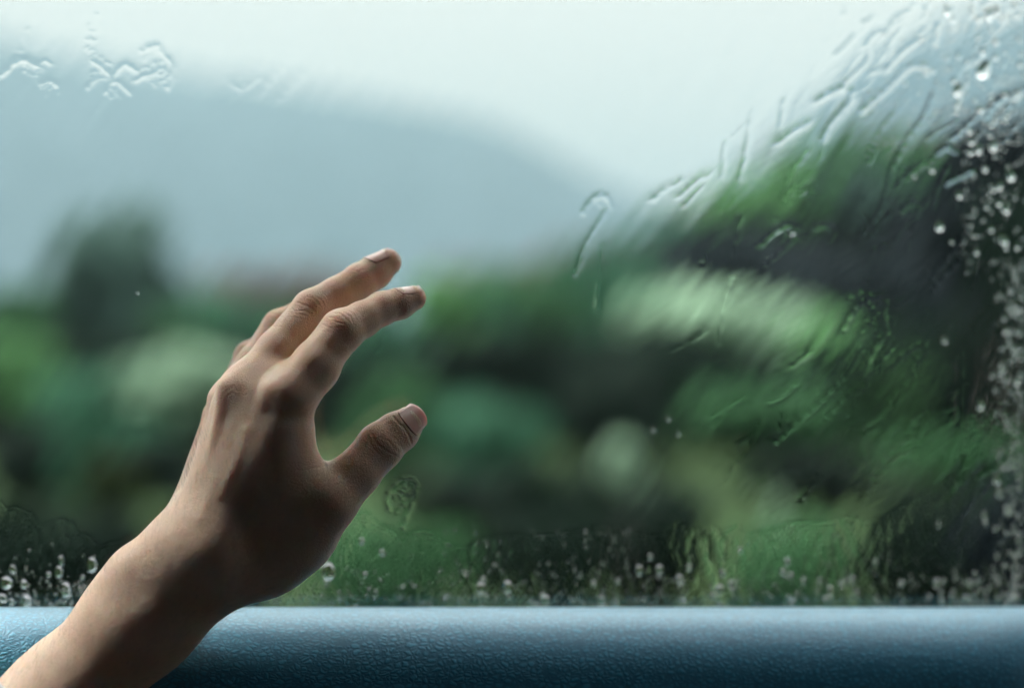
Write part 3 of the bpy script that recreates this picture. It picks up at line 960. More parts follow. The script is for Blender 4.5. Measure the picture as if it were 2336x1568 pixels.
# right
plant('tree', 1850, 380, 600, 460, 60, 'mid', 'bright green tree crown on the slope', 'tree', G3, 1)
plant('tree', 2030, 290, 560, 360, 66, 'mid', 'green tree at the top of the slope', 'tree', G3, 2)
plant('tree', 1560, 500, 760, 300, 52, 'teal', 'blue-green tree on the lower left of the slope', 'tree', G3, 3)
plant('tree', 2250, 330, 700, 380, 58, 'slate', 'dark tree at the right end of the slope', 'tree', G3, 0)
plant('tree', 1680, 520, 780, 380, 44, 'slate', 'slate dark tree below the bright crown', 'tree', G3, 0)
plant('tree', 1950, 570, 860, 480, 42, 'slate', 'wide slate dark tree in the middle of the right side', 'tree', G3, 1)
plant('tree', 2230, 560, 900, 360, 40, 'slate', 'slate dark tree near the right edge', 'tree', G3, 2)
plant('shrub', 1640, 650, 850, 420, 22, 'pale', 'large pale green shrub right of the middle', 'shrub', G2, 2)
plant('shrub', 1460, 640, 800, 240, 24, 'teal', 'blue-green shrub left of the large pale one', 'shrub', G2, 0)
plant('shrub', 1880, 740, 960, 300, 20, 'light', 'light green shrub right of the large pale one', 'shrub', G2, 3)
plant('shrub', 2060, 810, 1040, 300, 18, 'light', 'light green shrub behind the branching water trails', 'shrub', G2, 1)
plant('shrub', 1760, 880, 1130, 380, 16, 'mid', 'green shrub below the pale ones', 'shrub', G2, 0)
plant('shrub', 2260, 700, 1000, 260, 17, 'dark', 'dark shrub at the right edge', 'shrub', G2, 3)
plant('shrub', 2180, 980, 1250, 330, 12.5, 'mid', 'green shrub low near the right edge', 'shrub', G2, 2)
plant('tree', 1740, 410, 560, 260, 57, 'light', 'yellow-green crown coloured as if lit on the left shoulder of the slope', 'tree', G3, 0)
for k_, (u_, t_, b_, w_, d_, c_) in enumerate([(1480, 525, 640, 150, 114, 'brown'), (1640, 440, 560, 190, 116, 'brown'), (1830, 335, 480, 200, 118, 'brown'), (2010, 290, 430, 190, 120, 'brown'), (2160, 285, 420, 170, 118, 'brown'),
        (1960, 380, 520, 170, 56, 'grey'), (2110, 420, 620, 220, 54, 'slate'), (1880, 480, 600, 150, 55, 'dark'), (1640, 500, 600, 170, 50, 'dark')]):
    plant('tree', u_, t_, b_, w_, d_, c_, ['bare grey-brown tree on the lowest part of the slope ridge', 'bare grey-brown tree second from the foot of the slope ridge', 'bare grey-brown tree half way up the slope ridge',
        'bare grey-brown tree at the top of the slope ridge', 'bare grey-brown tree behind the top of the slope, near the right edge', 'grey-green tree below the top of the slope', 'slate tree at the right of the slope, below its top',
        'dark tree under the bright crown on the slope', 'dark tree on the left shoulder of the slope'][k_], 'tree', G3, k_ % 4)
plant('shrub', 1850, 1040, 1450, 480, 11, 'dark', 'dark shrub low on the right', 'shrub', G2, 1, .5)
plant('shrub', 2250, 1130, 1450, 330, 10, 'dark', 'dark shrub in the lower right corner', 'shrub', G2, 3, .5)
plant('shrub', 560, 1060, 1500, 500, 10, 'dark', 'dark shrub behind the wrist and thumb', 'shrub', G2, 0, .5)

plant('tree', 2290, 260, 700, 330, 16, 'slate', 'near dark tree filling the right edge of the view', 'tree', G1, 1)
plant('tree', 2420, 330, 900, 330, 15, 'dark', 'near dark tree just outside the right edge', 'tree', G1, 2)
for k_, (u_, w_, t_, d_, c_) in enumerate([(-30, 380, 1150, 6.4, 'dark'), (230, 340, 1170, 6.5, 'dark'), (520, 420, 1150, 6.3, 'dark'), (900, 420, 1200, 6.5, 'mid'), (1230, 380, 1060, 6.4, 'dark'),
        (1500, 420, 1100, 6.6, 'dark'), (1790, 460, 1190, 6.4, 'mid'), (2110, 380, 1120, 6.5, 'dark'), (2380, 380, 1080, 6.3, 'slate')]):
    plant('shrub', u_, t_, 1600, w_, d_, c_, ['low dark bush at the left edge', 'low dark bush behind the lower left raindrops', 'low dark bush behind the forearm', 'low green bush below the thumb',
        'low dark bush right of the thumb', 'low dark bush at the centre of the wet strip', 'low green bush right of the centre', 'low dark bush left of the right corner', 'low slate dark bush in the right corner'][k_], 'shrub', G2, k_ % 4, .6)
# the thicket behind them, leaves toned dark to stand for shade in the gaps
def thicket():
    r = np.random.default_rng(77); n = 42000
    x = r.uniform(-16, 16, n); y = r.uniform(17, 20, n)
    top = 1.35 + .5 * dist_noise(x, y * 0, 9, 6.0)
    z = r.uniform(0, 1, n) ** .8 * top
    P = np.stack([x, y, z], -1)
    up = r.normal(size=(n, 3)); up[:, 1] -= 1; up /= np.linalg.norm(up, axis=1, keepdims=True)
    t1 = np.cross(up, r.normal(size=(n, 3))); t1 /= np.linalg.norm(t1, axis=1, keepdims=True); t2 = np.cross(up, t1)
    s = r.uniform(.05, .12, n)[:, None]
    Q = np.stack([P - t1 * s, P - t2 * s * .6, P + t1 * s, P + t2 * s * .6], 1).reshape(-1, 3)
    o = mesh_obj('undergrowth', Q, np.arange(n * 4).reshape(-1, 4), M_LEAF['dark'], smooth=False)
    props(o, 'undergrowth coloured dark as the shade in the gaps behind the shrubs', 'undergrowth', kind='stuff')
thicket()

hz = box('haze', (-3200, -1500, -1), (3200, 3300, 386), None)
hm = bpy.data.materials.new('haze'); hm.use_nodes = True
hn = hm.node_tree; hn.nodes.clear()
ho = hn.nodes.new('ShaderNodeOutputMaterial'); pv = hn.nodes.new('ShaderNodeVolumePrincipled')
pv.inputs['Color'].default_value = (.208, .272, .295, 1); pv.inputs['Density'].default_value = .0006
hn.links.new(pv.outputs[0], ho.inputs['Volume'])
hz.data.materials.append(hm); props(hz, kind='stuff')
# ------------------------------------------------------------------ rain on the outside of the window
K = .2056e-3 * 1.0               # rough size of one picture unit on the glass, in metres
PO = .0036                        # where the water starts, just outside the pane

def film():
    hx = .00056
    xs = np.arange(-.285, .315, hx); zs = np.arange(Z0 - .024, CAMZ + .205, hx)
    X, Z = np.meshgrid(xs, zs, indexing='ij')
    P0 = np.array([0, GY0, 0.])
    Yw = P0[1] + E1[1] * X + GN[1] * PO; Xw = E1[0] * X + GN[0] * PO
    U = Xw / Yw * 2336 / .72 + 1168; Vv = -(Z - CAMZ) / Yw * 2336 / .72 + 784
    H = np.full(X.shape, .30)     # mm
    def ss(x, a, b): t = np.clip((x - a) / (b - a), 0, 1); return t * t * (3 - 2 * t)
    # smears left by running water, drawn out along the wind
    def smear(seed, ang, lam_t, lam_s, n):
        r = np.random.default_rng(seed); o = 0
        for _ in range(n):
            an = math.radians(ang + r.normal(0, 9)); c, s = math.cos(an), math.sin(an)
            S_ = U * c - Vv * s; T_ = U * s + Vv * c
            ft = 1 / (lam_t * r.uniform(.6, 1.7)); fs = 1 / (lam_s * r.uniform(.6, 1.6))
            ph = r.uniform(0, 6.28, 3)
            o = o + np.sin(6.2832 * T_ * ft + ph[0] + 1.3 * np.sin(6.2832 * S_ * fs * .7 + ph[2])) * (.5 + .5 * np.sin(6.2832 * S_ * fs + ph[1]))
        return o / math.sqrt(n)
    right = ss(U, 1250, 1900) * (1 - .55 * ss(Vv, 900, 1250) * (1 - ss(U, 1800, 2100)))
    topl = (1 - ss(U, 500, 1000)) * (1 - ss(Vv, 250, 420))
    wgt = .30 + .70 * right + .35 * topl
    H += smear(1, 58, 46, 420, 8) * .030 * wgt
    H += smear(2, 66, 120, 900, 6) * .075 * wgt
    H += smear(3, 48, 20, 150, 10) * .0085 * (right + .35 * topl)
    # the clean-edged wet strip along the bottom
    edge = np.array([(-60, 1130), (0, 1140), (12, 1161), (34, 1152), (49, 1164), (71, 1167), (87, 1195), (99, 1198), (124, 1186), (148, 1183), (170, 1195),
        (179, 1217), (201, 1220), (216, 1245), (257, 1235), (309, 1223), (371, 1189), (500, 1200), (700, 1190), (808, 1179), (834, 1164), (856, 1194), (889, 1201),
        (918, 1223), (948, 1208), (995, 1212), (1014, 1230), (1054, 1249), (1094, 1230), (1153, 1216), (1250, 1222), (1380, 1194), (1450, 1215), (1512, 1219),
        (1556, 1186), (1585, 1212), (1629, 1201), (1651, 1222), (1684, 1197), (1698, 1219), (1764, 1204), (1812, 1190), (1885, 1194), (1932, 1179), (1987, 1194),
        (2053, 1150), (2120, 1120), (2187, 1060), (2230, 900), (2260, 700), (2420, 600)], float)
    ev = np.interp(U, edge[:, 0], edge[:, 1])
    ins = ss(Vv, ev - 5, ev + 9)
    H += ins * .06
    # vertical wiggles and small lumps inside the wet strip
    def lumps(seed, lu, lv, n):
        r = np.random.default_rng(seed); o = 0
        for _ in range(n):
            a = r.uniform(-.5, .5); fu = r.uniform(.6, 1.7) / lu * r.choice([-1, 1]); fv = r.uniform(.6, 1.7) / lv
            o = o + np.sin(6.2832 * (U * fu + Vv * fv + .8 * np.sin(6.2832 * (U * a / lu * .4 + Vv / lv * .3) + r.uniform(0, 6)) / 6.28) + r.uniform(0, 6.28))
        return o / math.sqrt(n)
    lz = lumps(5, 30, 85, 14); lz2 = lumps(6, 15, 24, 16); lz3 = lumps(8, 60, 150, 8)
    H += ins * (lz * .015 + np.maximum(lz2 - .3, 0) * .045 + lz3 * .025)
    # ridges: (points, height mm, half width in picture units)
    R = []
    def rg(pts, h=.20, w=5.0): R.append((np.array(pts, float), h, w))
    rg(edge, .075, 2.6)
    rg([(8,170),(30,146),(48,135),(70,143),(83,152)], .34, 7)
    rg([(94,191),(107,185),(121,187),(129,195)], .25, 4.5)
    rg([(215,143),(228,150),(242,162),(254,178)], .30, 6)
    rg([(215,162),(212,180),(199,195)], .28, 5)
    rg([(243,210),(252,189),(260,185),(277,193),(293,211)], .28, 4.5)
    rg([(263,170),(277,151),(290,148),(309,162)], .26, 6)
    rg([(314,183),(330,172),(346,172),(361,159)], .24, 6)
    rg([(328,119),(346,104),(360,107),(365,121)], .26, 5)
    rg([(373,128),(387,140),(392,164),(381,197)], .20, 5)
    rg([(95,143),(104,138),(112,145)], .2, 4)
    rg([(530,192),(548,203),(566,196),(590,180)], .05, 8)
    rg([(200,195),(160,260),(120,330)], .05, 9); rg([(245,212),(200,280)], .05, 8); rg([(60,70),(45,115)], .08, 6)
    rg([(590,215),(640,160)], .04, 9); rg([(640,225),(690,170)], .04, 9); rg([(210,50),(212,120),(216,140)], .06, 3)
    rg([(1335,485),(1345,462),(1372,442),(1388,455),(1391,466)], .27, 5)
    rg([(1391,466),(1375,495),(1350,530),(1325,575),(1310,620)], .14, 7)
    rg([(1372,560),(1368,640),(1365,700)], .07, 7)
    rg([(1492,457),(1520,435),(1553,416)], .16, 7); rg([(1548,451),(1585,420),(1619,401)], .16, 7); rg([(1563,469),(1602,429)], .12, 5)
    rg([(1655,330),(1651,357),(1647,403)], .12, 5); rg([(1716,260),(1703,342),(1685,403)], .14, 6)
    rg([(1736,558),(1754,538),(1800,509),(1818,518),(1813,538)], .24, 4.5); rg([(1750,600),(1813,545)], .14, 5)
    rg([(1860,520),(1886,513),(1902,524),(1890,545)], .18, 4)
    rg([(1867,233),(1886,222),(1918,200),(1940,209),(1944,225),(1915,255),(1886,291),(1875,313)], .32, 6.5)
    rg([(1925,193),(1958,164),(1984,138),(1987,120),(1978,105),(1995,80),(2031,73),(2040,44),(2075,31),(2087,16)], .26, 5.0)
    rg([(1987,169),(2011,156)], .26, 5); rg([(2024,160),(2038,142),(2060,120),(2093,95)], .28, 6)
    rg([(1969,255),(2013,215),(2053,175),(2075,155),(2096,149),(2115,155)], .30, 6)
    rg([(2140,187),(2126,218),(2113,265),(2078,302),(2046,353),(2027,404),(2027,422),(2013,465),(1995,498)], .22, 5)
    rg([(2056,236),(2049,251),(2013,287),(1998,320)], .13, 6); rg([(1776,327),(1846,280)], .18, 8); rg([(1789,233),(1780,284)], .14, 6)
    rg([(1947,84),(1930,105),(1907,124)], .22, 5); rg([(2260,265),(2262,245),(2275,232),(2300,222),(2345,208)], .36, 7)
    rg([(2180,313),(2246,251)], .2, 6); rg([(2158,418),(2216,389)], .30, 6)
    rg([(1985,370),(1992,352),(2000,335),(1988,333),(1982,350)], .16, 3.5); rg([(2060,480),(2078,462),(2095,468),(2090,490)], .2, 4); rg([(1825,442),(1840,430),(1848,440)], .16, 4)
    rg([(2140,350),(2158,333),(2176,345)], .24, 4)
    for a_, b_ in (((2160,0),(2161,22)), ((2169,25),(2173,65)), ((2220,0),(2216,36)), ((2245,5),(2235,44)), ((2289,5),(2290,42)), ((2136,55),(2129,98)), ((2320,0),(2322,40)),
                   ((2055,150),(2048,170)), ((2110,20),(2108,45)), ((2025,105),(2028,130)), ((1930,20),(1926,34)), ((1990,40),(1970,52)), ((2190,120),(2178,190)), ((2300,110),(2265,190)), ((2240,120),(2200,150))):
        rg([a_, ((a_[0]+b_[0])/2+4, (a_[1]+b_[1])/2), b_], .26, 4.5)
    rg([(1922,752),(1947,708),(1973,679),(1995,679),(2020,675)], .16, 5); rg([(2024,759),(2013,726),(2022,700)], .12, 4)
    rg([(1973,846),(1987,806),(2013,766),(2027,774),(2035,788),(2002,821)], .2, 5); rg([(2035,835),(2075,795),(2100,788)], .16, 5)
    rg([(2089,832),(2115,792)], .16, 5); rg([(1773,1003),(1820,963),(1875,919),(1918,872)], .15, 7)
    rg([(1889,952),(1936,897),(1975,880)], .14, 5); rg([(1973,988),(2027,948),(2038,908),(2071,879)], .14, 5)
    rg([(2078,992),(2115,941)], .12, 5); rg([(1998,1086),(2035,1028),(2096,1003)], .14, 5); rg([(2184,592),(2129,654)], .14, 5)
    rg([(2187,745),(2190,860),(2185,970)], .10, 4); rg([(1640,780),(1650,700),(1672,640)], .08, 5)
    rg([(890,1160),(880,1132),(903,1105),(925,1090),(945,1100),(950,1115),(935,1150),(918,1200)], .16, 4.5); rg([(895,1130),(935,1125)], .1, 4)
    rg([(904,1274),(903,1330),(904,1384)], .16, 3.5); rg([(966,1304),(962,1340),(955,1384)], .16, 3.5)
    rg([(114,1260),(118,1290),(116,1310),(120,1356)], .2, 3.5); rg([(56,1251),(53,1280),(51,1300)], .18, 3.5)
    rg([(1585,1214),(1580,1240),(1575,1290)], .14, 3.5); rg([(1651,1230),(1648,1280)], .14, 3.5); rg([(1764,1206),(1770,1240)], .12, 3.5); rg([(880,755),(860,800)], .08, 4)
    rr = np.random.default_rng(31)
    for (cu, cv, su, sv, nn) in ((75, 160, 14, 12, 16), (110, 196, 12, 6, 10), (225, 160, 16, 16, 14), (262, 205, 14, 8, 12), (352, 160, 16, 14, 20), (376, 150, 10, 22, 16), (210, 90, 6, 30, 16),
                             (1378, 458, 8, 8, 10), (1800, 530, 18, 10, 14), (2000, 720, 30, 40, 30), (2080, 480, 14, 12, 10), (925, 1130, 14, 16, 14)):
        for _ in range(nn):      # flecks of water caught among the marks
            a_ = (cu + rr.normal(0, su), cv + rr.normal(0, sv)); rg([a_, (a_[0] + rr.normal(0, 4), a_[1] + rr.normal(0, 4))], rr.uniform(.06, .2), rr.uniform(2, 3.2))
    for _ in range(150):          # short diagonal wisps on the right
        u0 = rr.uniform(1480, 2300); v0 = rr.uniform(60, 1150)
        if rr.random() > min(1, (u0 - 1350) / 700): continue
        L_ = rr.uniform(18, 95); an = math.radians(rr.normal(52, 13))
        pts = [(u0 + L_ * t * math.cos(an) + 4 * math.sin(5 * t + u0), v0 - L_ * t * math.sin(an)) for t in (0, .35, .7, 1)]
        rg(pts, rr.uniform(.03, .12), rr.uniform(3.5, 7))
    for _ in range(90):           # lobes hanging from the edge of the wet strip
        u0 = rr.uniform(-20, 2200); v0 = np.interp(u0, edge[:, 0], edge[:, 1]) + rr.uniform(2, 120)
        pts = [(u0, v0), (u0 + rr.normal(0, 5), v0 + 14), (u0 + rr.normal(0, 8), v0 + rr.uniform(20, 60))]
        rg(pts, rr.uniform(.06, .16), rr.uniform(2.5, 4.5))
    du = (xs[1] - xs[0])
    for pts, h, w in R:
        dens = [pts[0]]
        P_ = np.array(pts)
        for _ in range(2):        # round the corners
            if len(P_) > 2:
                Q = [P_[0]]
                for a, b in zip(P_[:-1], P_[1:]): Q += [a * .75 + b * .25, a * .25 + b * .75]
                Q.append(P_[-1]); P_ = np.array(Q)
        m = w * 2.6 + 2
        for i0 in range(0, len(P_) - 1, 6):
            seg = P_[i0:i0 + 7]
            lo_, hi_ = seg.min(0) - m, seg.max(0) + m
            # index window, generous because the pane is seen slightly obliquely
            ok = (U[:, 0] > lo_[0] - 3) & (U[:, 0] < hi_[0] + 3)
            ii = np.nonzero(ok)[0]
            if not len(ii): continue
            vcol = Vv[ii[len(ii) // 2]]
            jj = np.nonzero((vcol > lo_[1] - 4) & (vcol < hi_[1] + 4))[0]
            if not len(jj): continue
            i1, i2, j1, j2 = ii[0], ii[-1] + 1, jj[0], jj[-1] + 1
            pu = np.stack([U[i1:i2, j1:j2].ravel(), Vv[i1:i2, j1:j2].ravel()], -1)
            dd = seg_dist(pu, seg).reshape(i2 - i1, j2 - j1)
            # one flank is steep, the other runs out gently, and the height varies along the way
            c0, c1 = seg[0], seg[-1]; cc = c1 - c0; cc = cc / max(np.linalg.norm(cc), 1e-6)
            side = ((pu[:, 0] - c0[0]) * cc[1] - (pu[:, 1] - c0[1]) * cc[0]).reshape(dd.shape)
            side = side / (np.abs(side) + w * .6)
            ww = w * (1.12 + .60 * side)
            vary = .78 + .30 * np.sin(pu[:, 0] * .21 + h * 90) * np.sin(pu[:, 1] * .17 + w * 9).reshape(-1)
            add = h * np.exp(-(dd / ww) ** 2) * vary.reshape(dd.shape)
            RH[i1:i2, j1:j2] = np.maximum(RH[i1:i2, j1:j2], add)
    return xs, zs, X, Z, H, U, Vv
RH = np.zeros((len(np.arange(-.285, .315, .00056)), len(np.arange(Z0 - .024, CAMZ + .205, .00056))))
xs, zs, FX, FZ, FH, FU, FV = film()
FH = FH + RH
FH = np.maximum(FH, .06)
# the sheet of water thins out to nothing at its rim
rim = np.minimum.reduce([FX - xs[0], xs[-1] - FX, zs[-1] - FZ]) / .006
FH = FH * np.clip(rim, 0.02, 1)
nx_, nz_ = FH.shape
def film_pts(n):
    return np.array([0, 0, -CAMZ])[None] + E1[None] * FX.reshape(-1, 1) + GN[None] * n.reshape(-1, 1) + E2[None] * FZ.reshape(-1, 1)
TOP = film_pts(PO + FH / 1000.0)
idx = np.arange(nx_ * nz_).reshape(nx_, nz_)
q = np.stack([idx[:-1, :-1], idx[:-1, 1:], idx[1:, 1:], idx[1:, :-1]], -1).reshape(-1, 4)
# inner face: one flat quad per border ring
bor = np.concatenate([idx[:, 0], idx[-1, 1:], idx[::-1, -1][1:], idx[0, ::-1][1:-1]])
BV = film_pts(np.full(FH.shape, PO))[bor]
nB = len(bor); off_ = nx_ * nz_
rimf = np.stack([bor, np.roll(bor, -1), off_ + np.roll(np.arange(nB), -1), off_ + np.arange(nB)], -1)
cen = off_ + nB
CV = np.array([W(.015, PO, (zs[0] + zs[-1]) / 2)]) - np.array([0, GY0, CAMZ])
fan = [(off_ + i, off_ + (i + 1) % nB, cen) for i in range(nB)]
def mixed_mesh(name, verts, quads, tris, mat):
    me = bpy.data.meshes.new(name)
    quads = np.asarray(quads, np.int32); tris = np.asarray(tris, np.int32)
    me.vertices.add(len(verts)); me.vertices.foreach_set('co', np.asarray(verts, np.float32).ravel())
    lp = np.concatenate([quads.ravel(), tris.ravel()]); me.loops.add(len(lp)); me.loops.foreach_set('vertex_index', lp)
    nq, nt_ = len(quads), len(tris); me.polygons.add(nq + nt_)
    me.polygons.foreach_set('loop_start', np.concatenate([np.arange(nq) * 4, nq * 4 + np.arange(nt_) * 3]).astype(np.int32))
    me.update(calc_edges=True)
    sm = np.ones(nq + nt_, bool); me.polygons.foreach_set('use_smooth', sm)
    me.materials.append(mat)
    return me
fme = mixed_mesh('water_film', np.concatenate([TOP, BV, CV]), np.concatenate([q, rimf]), fan, M_WATER)
# flat-shade the rim and back so the smooth front keeps its own normals
sm = np.ones(len(fme.polygons), bool); sm[len(q):] = False
fme.polygons.foreach_set('use_smooth', sm)
fme.polygons[0].normal
nrm0 = np.cross(TOP[q[0, 1]] - TOP[q[0, 0]], TOP[q[0, 3]] - TOP[q[0, 0]])
if nrm0 @ GN < 0: fme.flip_normals()
fl = bpy.data.objects.new('water_film', fme); link(fl); fl.location = (0, GY0, CAMZ)
props(fl, 'sheet of rainwater smeared and streaked over the outside of the window', 'water film', kind='stuff')

def film_h(u, v):                # thickness of the water where a drop sits
    p = on_glass(u, v)
    i = int(np.clip((p[0] / E1[0] - xs[0]) / (xs[1] - xs[0]), 0, nx_ - 1)); j = int(np.clip((p[2] - zs[0]) / (zs[1] - zs[0]), 0, nz_ - 1))
    return FH[i, j] / 1000.0
# --- raindrops
def drop_mesh(name, kind, seed):
    r = np.random.default_rng(seed)
    nr, ns = 9, 22
    VV, FF = [], []
    a1, a2, ph = r.uniform(.03, .09), r.uniform(.02, .06), r.uniform(0, 6.28)
    def rad(an):                 # outline; an = pi/2 is up
        b = 1 + a1 * math.cos(2 * an + ph) + a2 * math.cos(3 * an + 2 * ph)
        if kind == 'tear': b *= 1 + .55 * max(0, math.sin(an)) ** 5 - .05 * abs(math.cos(an))
        if kind == 'long': b *= 1 / math.sqrt(math.cos(an) ** 2 / .42 + math.sin(an) ** 2 / 1.9) * 1.02
        return .5 * b
    RC = 1 / math.sin(math.radians(47))
    cap = lambda q_: .5 * (math.sqrt(RC * RC - q_ * q_) - math.sqrt(RC * RC - 1))
    for k in range(nr):
        t = k / nr               # 0 centre top .. edge
        rr_ = math.sin(t * math.pi / 2 * 1.0)
        z = cap(rr_)
        for i in range(ns):
            an = i / ns * 2 * math.pi
            R_ = rad(an) * rr_
            sag = -.06 * (1 - rr_) if kind != 'long' else 0
            VV.append((R_ * math.cos(an), R_ * math.sin(an) + sag, z))
    for i in range(ns):
        an = i / ns * 2 * math.pi; VV.append((rad(an) * math.cos(an), rad(an) * math.sin(an), 0))
    nk = nr + 1
    top = len(VV); VV.append((0, -.06 if kind != 'long' else 0, cap(0)))
    bot = len(VV); VV.append((0, 0, 0))
    for k in range(1, nk - 1):
        for i in range(ns):
            j = (i + 1) % ns
            FF.append((k * ns + i, (k + 1) * ns + i, (k + 1) * ns + j, k * ns + j))
    for i in range(ns):
        j = (i + 1) % ns
        FF.append((top, ns + i, ns + j)); FF.append((bot, nr * ns + j, nr * ns + i))
    # ring 0 collapsed into the centre: drop its unused vertices
    VV2 = VV[ns:]; FF = [tuple(x - ns for x in f) for f in FF]
    V3 = [E1 * x + E2 * y + GN * z for x, y, z in VV2]
    me = bpy.data.meshes.new(name); me.from_pydata([tuple(map(float, v)) for v in V3], [], FF)
    import bmesh
    bm = bmesh.new(); bm.from_mesh(me); bmesh.ops.recalc_face_normals(bm, faces=bm.faces); bm.to_mesh(me); bm.free()
    me.polygons.foreach_set('use_smooth', [len(p.vertices) == 4 or max(abs((me.vertices[v].co - me.vertices[p.vertices[0]].co).length) for v in p.vertices) < .25 for p in me.polygons])
    for p in me.polygons:
        if bot - ns in p.vertices: p.use_smooth = False
    me.materials.append(M_WATER)
    return me
DM = {k: [drop_mesh('raindrop', k, 50 + i) for i in range(4)] for k in ('round', 'tear', 'long')}
drop_n = [0]
def drop(u, v, d, label, group, kind='round', tilt=0.0, name='raindrop'):
    me = DM[kind][drop_n[0] % 4]; drop_n[0] += 1
    o = bpy.data.objects.new(name, me); link(o)
    p = on_glass(u, v) + GN * (PO + film_h(u, v) - .00004)
    o.location = p; s = d * .222e-3 * (GY0 + (u - 1168) * .00004) / .722
    o.scale = (s, s, s)
    if tilt: o.rotation_mode = 'AXIS_ANGLE'; o.rotation_axis_angle = (tilt, *GN)
    props(o, label, 'raindrop', group)
    return o
GL = 'large raindrops in the lower left corner'
for (u, v, d, k, lab) in [
    (207, 1294, 27, 'tear', 'big clear raindrop nearest the forearm, highest of the lower left drops'),
    (136, 1280, 18, 'long', 'upper raindrop of the joined chain left of the forearm'),
    (131, 1309, 21, 'tear', 'lower raindrop of the joined chain left of the forearm'),
    (107, 1312, 13, 'round', 'small raindrop just left of the joined chain of drops'),
    (147, 1351, 27, 'tear', 'greenish raindrop low beside the forearm, tapering downward'),
    (25, 1302, 17, 'tear', 'pear-shaped raindrop above the big one at the left edge'),
    (11, 1331, 30, 'round', 'big round raindrop at the left edge, half way down the wet strip'),
    (50, 1336, 18, 'tear', 'pear-shaped raindrop right of the big one at the left edge'),
    (56, 1373, 31, 'round', 'largest raindrop resting on the door top in the left corner'),
    (2, 1366, 22, 'round', 'raindrop cut by the left edge of the view, just above the door top'),
    (22, 1375, 15, 'round', 'raindrop between the two big ones just above the door top'),
    (185, 1319, 11, 'round', 'small raindrop under the big one nearest the forearm'),
    (178, 1344, 11, 'round', 'small raindrop beside the greenish tapering one'),
    (184, 1359, 10, 'round', 'small round raindrop right of the greenish tapering one'),
    (158, 1381, 9, 'round', 'small raindrop just above the door top left of the forearm')]:
    drop(u, v, d, lab, GL, k)
# the single bright drops above the door top, from left to right
names_b = [(748, 1308, 26, 'tear', 'largest bright raindrop right of the forearm, with a yellow-green crescent'),
    (825, 1236, 10, 'round', 'bright raindrop under the heel of the thumb, near the top of the wet strip'),
    (872, 1262, 11, 'round', 'raindrop half way up the wet strip right of the thumb'),
    (833, 1312, 9, 'round', 'raindrop right of the one with the yellow-green crescent'),
    (1099, 1345, 17, 'tear', 'left one of the pair of bright raindrops below the thumb gap'),
    (1160, 1344, 17, 'tear', 'right one of the pair of bright raindrops below the thumb gap'),
    (1104, 1322, 9, 'round', 'small raindrop just above the left one of the bright pair'),
    (1248, 1373, 14, 'tear', 'bright raindrop touching the door top right of the pair'),
    (1227, 1383, 10, 'round', 'dimmer raindrop at the door top between the pair and the next bright one'),
    (1374, 1374, 14, 'tear', 'bright bluish raindrop at the door top below the dark centre'),
    (1357, 1332, 10, 'round', 'raindrop above the bluish one below the dark centre'),
    (1462, 1305, 14, 'tear', 'bright raindrop, left of two level ones right of the centre'),
    (1508, 1303, 14, 'tear', 'bright raindrop, right of two level ones right of the centre'),
    (1487, 1272, 10, 'round', 'raindrop above the two level bright ones'),
    (1554, 1326, 14, 'tear', 'bright raindrop just right of and below the two level ones'),
    (1576, 1296, 11, 'round', 'raindrop up to the right of the two level bright ones'),
    (1645, 1349, 15, 'tear', 'lowest bright raindrop of the triangle of three right of centre'),
    (1653, 1309, 11, 'round', 'top raindrop of the triangle of three right of centre'),
    (1673, 1338, 14, 'tear', 'right raindrop of the triangle of three right of centre'),
    (1693, 1256, 9, 'round', 'faint raindrop high in the wet strip above the triangle of three'),
    (1801, 1281, 12, 'round', 'highest raindrop of the cluster of three further right'),
    (1792, 1307, 12, 'round', 'left lower raindrop of the cluster of three further right'),
    (1809, 1314, 11, 'round', 'right lower raindrop of the cluster of three further right'),
    (1899, 1353, 14, 'tear', 'bright raindrop alone near the door top, right of the clusters'),
    (1925, 1334, 10, 'round', 'dim raindrop up to the right of the lone bright one'),
    (1950, 1323, 11, 'round', 'raindrop second to the right of the lone bright one'),
    (2003, 1284, 9, 'round', 'faint raindrop midway up the wet strip at the right'),
    (2064, 1332, 10, 'round', 'grey raindrop left of the dark patch at the lower right'),
    (2144, 1334, 13, 'tear', 'bright raindrop on the dark patch at the lower right'),
    (2210, 1367, 11, 'round', 'bright raindrop near the door top at the lower right'),
    (2155, 1373, 11, 'round', 'greenish raindrop near the door top at the lower right'),
    (1647, 1384, 11, 'round', 'raindrop on the door top below the triangle of three'),
    (1813, 1375, 12, 'round', 'dim raindrop on the door top below the cluster of three'),
    (2148, 1197, 9, 'round', 'faint lone raindrop above the wet strip at the right'),
    (2254, 1180, 11, 'tear', 'bright lone raindrop left of the bead band, below the middle'),
    (2283, 1096, 14, 'tear', 'brightest raindrop of the bead band, below the middle'),
    (2288, 1127, 13, 'tear', 'bright raindrop just below the brightest one of the bead band'),
    (2245, 925, 13, 'tear', 'bright lone raindrop left of the bead band, above the middle'),
    (2161, 775, 11, 'round', 'lone faint raindrop on the dark patch right of the branching trails'),
    (1494, 980, 7, 'round', 'left one of two tiny raindrops in the dark centre'), (1528, 955, 7, 'round', 'upper tiny raindrop in the dark centre'),
    (1551, 989, 7, 'round', 'right tiny raindrop in the dark centre'), (311, 666, 5, 'round', 'single tiny raindrop on the tall dark tree')]
for (u, v, d, k, lab) in names_b: drop(u, v, d * 1.3, lab, 'single raindrops on the lower part of the window', k)
